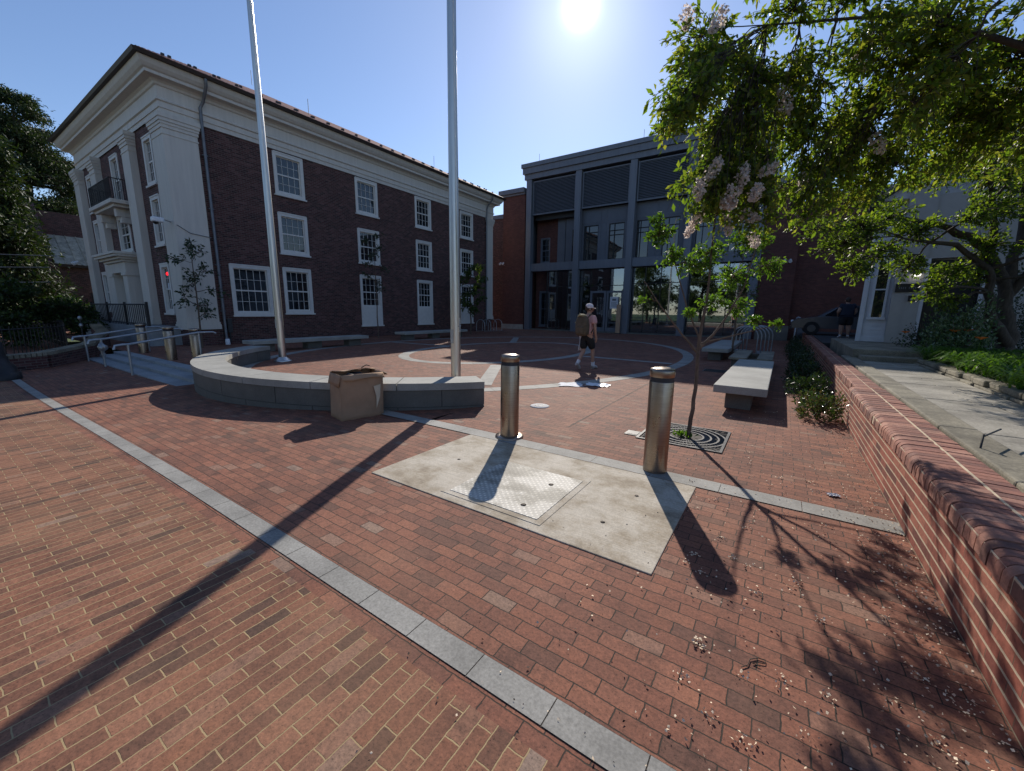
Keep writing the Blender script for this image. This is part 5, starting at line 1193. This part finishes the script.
# litter
def crumple(label, name, cat, x, y, w, d, h, mat, seed, rot=0., part='sheet'):
    r = np.random.default_rng(seed); t = thing(name, label, cat, (x, y, 0)); N = 9; vs = []
    H_ = r.uniform(0, h, (N+1, N+1))
    for i in range(N+1):
        for j in range(N+1):
            u, v = (i/N-.5)*w*(1+.1*math.sin(j*1.3+seed)), (j/N-.5)*d*(1+.1*math.sin(i*1.1+seed)); vs.append((x+u*math.cos(rot)-v*math.sin(rot), y+u*math.sin(rot)+v*math.cos(rot), .008+H_[i, j]))
    wpart(MB().add(vs, [(i*(N+1)+j, (i+1)*(N+1)+j, (i+1)*(N+1)+j+1, i*(N+1)+j+1) for i in range(N) for j in range(N)]), part, mat, t).modifiers.new('t', 'SOLIDIFY').thickness = .002
    return t
crumple('flat white sheet lying on the stone ring behind the walking man', 'paper_sheet', 'paper', -3.75, 7.95, .5, .45, .012, M['paper'], 1, .5)
crumple('pale blue white plastic sheet on the paving beside the white sheet', 'plastic_sheet', 'plastic', -3.25, 8.3, .5, .4, .02, M['plastic'], 2, .2)
crumple('blue and white candy wrapper on the bricks near the low wall', 'wrapper', 'litter', .55, 4.4, .09, .06, .012, M['paper'], 3, .3)
crumple('blue scrap of wrapper on the near bricks beside the petals', 'wrapper', 'litter', .52, 1.52, .05, .06, .01, M['blue'], 4, .9)
t = thing('fallen_twig', 'thin curled twig lying on the bricks under the leaf shade', 'twig', (.08, 1.95, 0))
wpart(MB().tube([(.08+a*.6, 1.95+b*.6, .006) for a, b in ((-.1, -.09), (-.06, -.04), (-.05, .03), (0, .08), (.05, .09), (.05, .05), (0, .03), (-.03, .0), (.02, .0))], .0022, 5), 'stem', M['bark'], t)

# ------------------------------------------------------------------ parked car
CX, CY, CZ = 2.6, 26.0, .6
t = thing('parked_car', 'silver saloon car parked by the red brick wall, partly behind the standing man', 'car', (CX, CY, CZ))
prof = [(-2.25, .35), (-2.28, .62), (-2.1, .78), (-1.2, .92), (-.55, 1.36), (-.1, 1.46), (.7, 1.45), (1.45, 1.1), (2.15, 1.0), (2.25, .7), (2.2, .35)]
m = MB(); n = len(prof); yy = (CY-.86, CY-.8, CY+.8, CY+.86); vs = []
for i, y in enumerate(yy):
    for x, z in prof: k = 1 if i in (1, 2) else .985; vs.append((CX+x*k, y+(0 if z < 1 else (.12 if i < 2 else -.12)), CZ+z-(0 if i in (1, 2) else .02)))
fs = [tuple(range(n))[::-1], tuple(range(3*n, 4*n))]
for i in range(3): fs += [(i*n+j, i*n+(j+1) % n, (i+1)*n+(j+1) % n, (i+1)*n+j) for j in range(n)]
wpart(m.add(vs, fs), 'body', M['car'], t, True)
m = MB()
for x0, x1 in ((-.95, -.05), (.02, 1.0)):
    q = [(x0+(.0 if x0 < 0 else 0), .95), (x1, .95), (x1-(.0 if x0 < 0 else .32), 1.36), (x0+(.52 if x0 < 0 else 0), 1.36)]
    m.add([(CX+a, CY-.88+(.11 if b > 1 else .0), CZ+b) for a, b in q]+[(CX+a, CY-.85+(.11 if b > 1 else .0), CZ+b) for a, b in q], [(0, 1, 2, 3), (0, 4, 5, 1), (1, 5, 6, 2), (2, 6, 7, 3), (3, 7, 4, 0)])
wpart(m, 'side_window', M['glass'], t)
for x in (-1.4, 1.4):
    for y in (CY-.88, CY+.7):
        w_ = wpart(MB().tube([(CX+x, y, CZ+.33), (CX+x, y+.2, CZ+.33)], .33, 24), 'wheel', M['tyre'], t); ORG[w_.name] = Vector(t['_org'])
        sub(MB().tube([(CX+x, y-.012, CZ+.33), (CX+x, y+.02, CZ+.33)], .18, 10), 'rim', M['rim'], w_)
for y in (CY-.7, CY+.45): wpart(MB().bevbox(CX-2.27, CX-2.08, y, y+.28, CZ+.58, CZ+.72, .03), 'headlight', M['plastic'], t)
wpart(MB().bevbox(CX-2.3, CX-2.2, CY-.7, CY+.7, CZ+.25, CZ+.42, .03), 'bumper', M['iron'], t)

# ------------------------------------------------------------------ people
def skinned(verts, edges, radii, sub_=2):
    me = bpy.data.meshes.new('tmp'); me.from_pydata(verts, edges, []); o = bpy.data.objects.new('tmp', me); col.objects.link(o)
    md = o.modifiers.new('s', 'SKIN'); md.use_smooth_shade = True
    o.modifiers.new('ss', 'SUBSURF').levels = sub_
    for i, r in enumerate(radii):
        q = me.skin_vertices[0].data[i]; q.radius = (r, r) if not isinstance(r, tuple) else r; q.use_root = (i == 0)
    dg = bpy.context.evaluated_depsgraph_get(); ev = o.evaluated_get(dg); r = bpy.data.meshes.new_from_object(ev)
    bpy.data.objects.remove(o); bpy.data.meshes.remove(me); return r
class Skel:
    def __init__(s): s.v = []; s.e = []; s.r = []; s.n = {}
    def j(s, name, p, r, par=None):
        s.v.append(p); s.r.append(r); s.n[name] = len(s.v)-1
        if par: s.e.append((s.n[par], s.n[name]))
    def mesh(s): return skinned(s.v, s.e, s.r)
def put(me, name, mat, t):
    me.name = name; me.materials.clear(); me.materials.append(mat); o = bpy.data.objects.new(name, me); col.objects.link(o); o.parent = t
    me.polygons.foreach_set('use_smooth', [True]*len(me.polygons)); return o
def local(mb, name, mat, t): return mb.build(name, mat, None).__class__ and None
def lp(mb, name, mat, t):
    o = mb.build(name, mat, None); o.parent = t; return o
def person(label, loc, heading, J, top, bottom, skinw=1.0, hair=True):
    t = thing('person', label, 'person', loc); t.rotation_euler = (0, 0, heading)
    s = Skel(); W = skinw
    s.j('pel', J['pel'], (.145*W, .11*W)); s.j('sp', J['sp'], (.135*W, .10*W), 'pel'); s.j('ch', J['ch'], (.16*W, .11*W), 'sp'); s.j('nb', J['nb'], .075, 'ch'); s.j('nk', J['nk'], .055, 'nb')
    hd = Vector(J['hd']); s.j('jaw', tuple(hd+Vector((0, .015, -.07))), .07, 'nk'); s.j('hd', tuple(hd), (.085, .1), 'jaw'); s.j('ht', tuple(hd+Vector((0, -.01, .08))), .075, 'hd')
    for k in 'LR':
        sg = -1 if k == 'L' else 1
        s.j('hip'+k, J['hip'+k], .095*W, 'pel'); s.j('kn'+k, J['kn'+k], .062*W, 'hip'+k)
        kn, an = Vector(J['kn'+k]), Vector(J['an'+k]); cf = kn.lerp(an, .3); s.j('cf'+k, tuple(cf+Vector((0, -.02, 0))), .058*W, 'kn'+k)
        s.j('an'+k, J['an'+k], .038, 'cf'+k); s.j('toe'+k, J['toe'+k], .035, 'an'+k)
        s.j('sh'+k, J['sh'+k], .065*W, 'ch'); s.j('el'+k, J['el'+k], .043*W, 'sh'+k); s.j('wr'+k, J['wr'+k], .028, 'el'+k)
        el, wr = Vector(J['el'+k]), Vector(J['wr'+k]); d = (wr-el).normalized(); f = Vector((0, 1, 0)); f = (f-d*f.dot(d)).normalized(); n_ = d.cross(f)
        pm = wr+d*.06; s.j('pm'+k, tuple(pm), (.036, .02), 'wr'+k)
        for q in range(4):
            b0 = pm+d*.03+f*(.03-.02*q); ln = (.068, .078, .072, .055)[q]
            s.j(f'f{q}a{k}', tuple(b0), .0095, 'pm'+k); s.j(f'f{q}b{k}', tuple(b0+d*ln*.55-n_*sg*.006), .0085, f'f{q}a{k}'); s.j(f'f{q}c{k}', tuple(b0+d*ln*.9-n_*sg*.03), .0075, f'f{q}b{k}')
        s.j('tha'+k, tuple(wr+d*.03+f*.035), .011, 'wr'+k); s.j('thb'+k, tuple(wr+d*.075+f*.055), .009, 'tha'+k)
    body = put(s.mesh(), 'body', M['skin'], t)
    # face: nose, ears, eyes
    m = MB(); m.tube([hd+Vector((0, .09, .02)), hd+Vector((0, .118, -.02)), hd+Vector((0, .095, -.03))], [.008, .016, .012], 8); lp(m, 'nose', M['skin'], t)
    for sx_ in (-1, 1):
        lp(MB().tube([hd+Vector((sx_*.082, -.01, .03)), hd+Vector((sx_*.1, -.02, 0)), hd+Vector((sx_*.085, -.01, -.035))], [.012, .02, .01], 8), 'ear', M['skin'], t)
        lp(MB().lathe([(.001, .008), (.009, .004), (.009, -.004), (.001, -.008)], tuple(hd+Vector((sx_*.034, .093, .012))), 10), 'eye', M['shoedark'], t)
    lp(MB().tube([hd+Vector((-.025, .092, -.06)), hd+Vector((0, .1, -.062)), hd+Vector((.025, .092, -.06))], .006, 6), 'mouth', M['tee'], t)
    if hair:
        bm = bmesh.new(); bmesh.ops.create_icosphere(bm, subdivisions=3, radius=1); m = MB()
        keep = {}
        for v in bm.verts: v.co = hd+Vector((v.co.x*.1, v.co.y*.118-.012, v.co.z*.125+.03))
        fs = [f for f in bm.faces if f.calc_center_median().z > hd.z+(.06 if f.calc_center_median().y > hd.y+.03 else -.045)]
        m.add([v.co[:] for v in bm.verts], [[v.index for v in f.verts] for f in fs], True); bm.free(); o = lp(m, 'hair', M['hair'], t)
    # shirt
    s = Skel(); g = .022
    s.j('sp', J['sp'], (.15*W+g, .115*W+g)); pl = Vector(J['pel']); s.j('low', tuple(pl+Vector((0, 0, .02))), (.155*W+g, .12*W+g), 'sp'); s.j('ch', J['ch'], (.168*W+g, .115*W+g), 'sp'); s.j('nb', tuple(Vector(J['nb'])-Vector((0, 0, .01))), .085, 'ch')
    for k in 'LR':
        s.j('sh'+k, J['sh'+k], .07*W+g, 'ch'); el = Vector(J['el'+k]); sh = Vector(J['sh'+k]); s.j('sl'+k, tuple(sh.lerp(el, .62)), .062*W+g, 'sh'+k)
    put(s.mesh(), 'shirt', top, t)
    s = Skel(); s.j('pel', J['pel'], (.16*W+.02, .125*W+.02)); s.j('wa', tuple(pl+Vector((0, 0, .08))), (.15*W+.02, .115*W+.02), 'pel')
    for k in 'LR':
        hp_ = Vector(J['hip'+k]); kn = Vector(J['kn'+k]); s.j('hip'+k, tuple(hp_), .105*W+.015, 'pel'); s.j('th'+k, tuple(hp_.lerp(kn, .5)), .095*W+.02, 'hip'+k); s.j('hm'+k, tuple(hp_.lerp(kn, .88)), .085*W+.022, 'th'+k)
    put(s.mesh(), 'shorts', bottom, t)
    for k in 'LR':
        an, to = Vector(J['an'+k]), Vector(J['toe'+k]); d = (to-an); d2 = d.normalized(); heel = an+Vector((0, -.03, -.045)) if abs(d.z) < .12 else an-d2*.02+Vector((0, -.05, -.01))
        s = Skel(); s.j('a', tuple(an+Vector((0, 0, -.02))), .05); s.j('h', tuple(heel), .045, 'a'); s.j('b', tuple(an.lerp(to, .55)+Vector((0, 0, .0))), .05, 'a'); s.j('t', tuple(to+d2*.05), .042, 'b')
        put(s.mesh(), 'shoe', M['shoe'], t)
        kn = Vector(J['kn'+k]); lp(MB().tube([an+Vector((0, 0, .0)), an.lerp(kn, .12), an.lerp(kn, .26)], [.05, .048, .054], 12), 'sock', M['sock'], t)
    return t, hd
J = dict(pel=(0, 0, .97), sp=(0, .02, 1.14), ch=(0, .04, 1.34), nb=(0, .04, 1.49), nk=(0, .06, 1.55), hd=(0, .085, 1.67),
         hipL=(-.09, 0, .91), hipR=(.09, 0, .91), knL=(-.1, .03, .50), anL=(-.1, -.27, .17), toeL=(-.1, -.16, .05), knR=(.1, .20, .51), anR=(.1, .24, .09), toeR=(.12, .38, .04),
         shL=(-.18, .03, 1.43), shR=(.18, .03, 1.43), elL=(-.26, -.04, 1.16), wrL=(-.25, .12, .95), elR=(.26, -.02, 1.15), wrR=(.26, .06, .91))
t, hd = person('man in white cap, pink shirt and black shorts walking away with a brown backpack', (-4.5, 10.45, 0), R(-8), J, M['tee'], M['shorts'])
m = MB(); m.lathe([(.108, -.005), (.112, .03), (.1, .075), (.065, .108), (.001, .12)], tuple(hd+Vector((0, -.008, .035))), 24)
cp_ = lp(m, 'cap', M['cap'], t)
# brim turned to the man's right
m = MB(); vs = []
for i in range(9):
    a = R(-55+110*i/8)-R(10); c, q = math.sin(a), math.cos(a); vs += [(hd.x+c*.1, hd.y-.008+q*.1, hd.z+.034), (hd.x+c*.15+.0, hd.y-.008+q*.185, hd.z+.018)]
m.add(vs, [(2*i, 2*i+1, 2*i+3, 2*i+2) for i in range(8)]); o = lp(m, 'cap_brim', M['cap'], t); o.modifiers.new('t', 'SOLIDIFY').thickness = .006
# head turn: rotate head bits about the neck
for o in t.children:
    if o.name.startswith(('cap', 'nose', 'ear', 'eye', 'mouth', 'hair')): o.data.transform(Matrix.Translation((hd.x, hd.y, 0)) @ Matrix.Rotation(R(-42), 4, 'Z') @ Matrix.Translation((-hd.x, -hd.y, 0)))
bp_ = thing('backpack', 'bulging brown backpack worn by the walking man', 'backpack', (-4.5, 10.45, 0)); bp_.rotation_euler = t.rotation_euler
bm = bmesh.new(); bmesh.ops.create_cube(bm, size=1); bmesh.ops.subdivide_edges(bm, edges=bm.edges[:], cuts=5, use_grid_fill=True); m = MB()
for v in bm.verts:
    d = Vector(v.co)*2; k = (abs(d.x)**4+abs(d.y)**4+abs(d.z)**4)**.25; d /= max(k, 1e-6); w = .185*(1-.12*max(0, d.z)); v.co = Vector((d.x*w-.01, -.235+d.y*.12*(1-.25*d.z)+.01*math.sin(d.x*9+d.z*7), 1.22+d.z*.28))
m.add([v.co[:] for v in bm.verts], [[v.index for v in f.verts] for f in bm.faces], True); bm.free(); lp(m, 'pack_body', M['pack'], bp_)
m = MB(); m.bevbox(-.13, .11, -.385, -.33, 1.0, 1.2, .03); lp(m, 'front_pocket', M['pack'], bp_)
m = MB()
for sx_ in (-1, 1): m.tube([(sx_*.1, -.14, 1.45), (sx_*.11, -.04, 1.525), (sx_*.12, .1, 1.49), (sx_*.13, .175, 1.36), (sx_*.15, .15, 1.2), (sx_*.165, -.05, 1.03)], .022, 6)
lp(m, 'shoulder_strap', M['pack'], bp_)
m = MB(); m.tube([(-.12, -.3, 1.47), (-.04, -.33, 1.51), (.05, -.3, 1.5), (.1, -.22, 1.49)], [.02, .03, .03, .02], 8); lp(m, 'pale_flap', M['packlight'], bp_)
m = MB(); m.tube([(-.19, -.22, 1.28), (-.24, -.24, 1.31)], .022, 8); lp(m, 'bottle_top', M['packlight'], bp_)
tw = thing('white_cloth', 'white cloth hanging from the left hand of the walking man', 'cloth', (-4.5, 10.45, 0)); tw.rotation_euler = t.rotation_euler
m = MB(); N = 8; vs = []
for i in range(N+1):
    for j in range(5): u = i/N; vs.append((-.27+.02*math.sin(j*2+u*3)+.02*(j-2)*.5, .13-.03*u+(j-2)*(.016+.02*u)+.01*math.sin(j*3), .92-.42*u))
m.add(vs, [(i*5+j, i*5+j+1, (i+1)*5+j+1, (i+1)*5+j) for i in range(N) for j in range(4)], True); o = lp(m, 'cloth_fold', M['paper'], tw); o.modifiers.new('t', 'SOLIDIFY').thickness = .02
J2 = dict(pel=(0, 0, .95), sp=(0, .03, 1.12), ch=(0, .06, 1.32), nb=(0, .09, 1.46), nk=(0, .12, 1.52), hd=(0, .16, 1.62),
          hipL=(-.1, 0, .9), hipR=(.1, 0, .9), knL=(-.12, .04, .49), anL=(-.13, 0, .09), toeL=(-.15, .14, .035), knR=(.12, .03, .49), anR=(.14, -.02, .09), toeR=(.17, .12, .035),
          shL=(-.2, .05, 1.4), shR=(.2, .05, 1.4), elL=(-.31, .03, 1.15), wrL=(-.27, .2, 1.0), elR=(.31, .03, 1.15), wrR=(.27, .2, 1.0))
person('man in a dark navy shirt and dark shorts standing beside the white house', (2.28, 22.9, .6), R(10), J2, M['navy'], M['shorts'], 1.6)

# ------------------------------------------------------------------ trees across the street, seen in the glass
r = np.random.default_rng(71); bl = []; x, y, h = -24, -26, 12
for k in range(34):
    a = r.uniform(0, 2*PI); q = r.uniform(0, 1)**.5*h*.4; bl.append((x+math.cos(a)*q, y+math.sin(a)*q, h*r.uniform(.18, .98)-q*.2, 1.7, 22, .7))
st = tree('street_tree', 'broad street tree across the road behind the viewer', 'tree', (x, y, -.5), [[(x, y, -.6, .3), (x, y, h*.5, .2), (x, y, h*.9, .05)]], bl, M['leafD'], M['bark'], 71, (.3, .55), 12, .02, .1, group='street trees behind the viewer', limb=.1, wr=.6, spread=.8)
for i, (dx, dy, rz) in enumerate(((-16, 4, 1), (10, -2, 2.2), (19, 1, 3.4), (28, -3, 4.1), (37, 0, 5.2), (-30, 1, .6))):
    c = copy_tree(st); c.location = (x+dx, y+dy, -.5); c.rotation_euler = (0, 0, rz); c.scale = (1, 1, .85+.08*(i % 4))

# ------------------------------------------------------------------ light, sky, camera
SUN_EL, SUN_AZ = R(31.0), R(-26.2)          # azimuth measured from +Y towards +X
sd = Vector((math.sin(SUN_AZ)*math.cos(SUN_EL), math.cos(SUN_AZ)*math.cos(SUN_EL), math.sin(SUN_EL)))
L = bpy.data.lights.new('sun', 'SUN'); L.energy = 4.9; L.angle = R(.53); L.color = (1, .925, .82)
lo = bpy.data.objects.new('sun', L); col.objects.link(lo); lo.rotation_euler = (-sd).to_track_quat('-Z', 'Y').to_euler()
w = bpy.data.worlds.new('World'); sc.world = w; w.use_nodes = True; nt = w.node_tree; N_ = nt.nodes
bg = N_['Background']; sky = N_.new('ShaderNodeTexSky'); sky.sky_type = 'NISHITA'; sky.sun_disc = False; sky.sun_elevation = SUN_EL; sky.sun_rotation = SUN_AZ
sky.air_density = 1.0; sky.dust_density = .12; sky.ozone_density = 2.2; sky.altitude = 0
tn = N_.new('ShaderNodeMix'); tn.data_type = 'RGBA'; tn.blend_type = 'MULTIPLY'; tn.inputs[0].default_value = 1; tn.inputs[7].default_value = (.98, 1.0, 1.11, 1); nt.links.new(sky.outputs[0], tn.inputs[6]); nt.links.new(tn.outputs[2], bg.inputs[0]); bg.inputs[1].default_value = .115
# bright aureole round the sun in the sky itself
tc = N_.new('ShaderNodeTexCoord'); dp = N_.new('ShaderNodeVectorMath'); dp.operation = 'DOT_PRODUCT'; nv = N_.new('ShaderNodeVectorMath'); nv.operation = 'NORMALIZE'
nt.links.new(tc.outputs['Generated'], nv.inputs[0]); nt.links.new(nv.outputs[0], dp.inputs[0]); dp.inputs[1].default_value = (math.sin(R(-25.9))*math.cos(R(32.7)), math.cos(R(-25.9))*math.cos(R(32.7)), math.sin(R(32.7)))
def wm(op, a, b):
    n = N_.new('ShaderNodeMath'); n.operation = op
    for i, v in enumerate((a, b)):
        if isinstance(v, (int, float)): n.inputs[i].default_value = v
        else: nt.links.new(v, n.inputs[i])
    return n.outputs[0]
c0 = wm('MAXIMUM', dp.outputs['Value'], 0)
gl = wm('ADD', wm('MULTIPLY', wm('POWER', c0, 4200), 2.2), wm('ADD', wm('MULTIPLY', wm('POWER', c0, 260), .32), wm('MULTIPLY', wm('POWER', c0, 9), .07)))
b2 = N_.new('ShaderNodeBackground'); b2.inputs[0].default_value = (.92, .97, 1.0, 1); nt.links.new(gl, b2.inputs[1])
ad = N_.new('ShaderNodeAddShader'); nt.links.new(bg.outputs[0], ad.inputs[0]); nt.links.new(b2.outputs[0], ad.inputs[1]); nt.links.new(ad.outputs[0], N_['World Output'].inputs[0])

cam = bpy.data.cameras.new('camera'); co = bpy.data.objects.new('camera', cam); col.objects.link(co); sc.camera = co
f, pitch, roll, ya = 399.16, .185343, .0134648, .589043
cam.sensor_width = 36; cam.sensor_fit = 'HORIZONTAL'; cam.lens = f/1024*36; cam.clip_start = .05; cam.clip_end = 2000
fw = Vector((0, math.cos(pitch), -math.sin(pitch))); r_ = Vector((1, 0, 0)); up = r_.cross(fw)
r2 = r_*math.cos(roll)+up*math.sin(roll); u2 = up*math.cos(roll)-r_*math.sin(roll)
Rz = Matrix.Rotation(ya, 3, 'Z'); fw, r2, u2 = Rz @ fw, Rz @ r2, Rz @ u2
mt = Matrix((r2, u2, -fw)).transposed().to_4x4(); mt.translation = (0, 0, 1.6); co.matrix_world = mt
vs = sc.view_settings; vs.view_transform = 'Standard'; vs.look = 'None'; vs.gamma = 1; vs.exposure = .12; vs.use_curve_mapping = False
sc.cycles.max_bounces = 6; sc.cycles.transparent_max_bounces = 12
for o in list(bpy.data.objects):
    if '_org' in o: del o['_org']
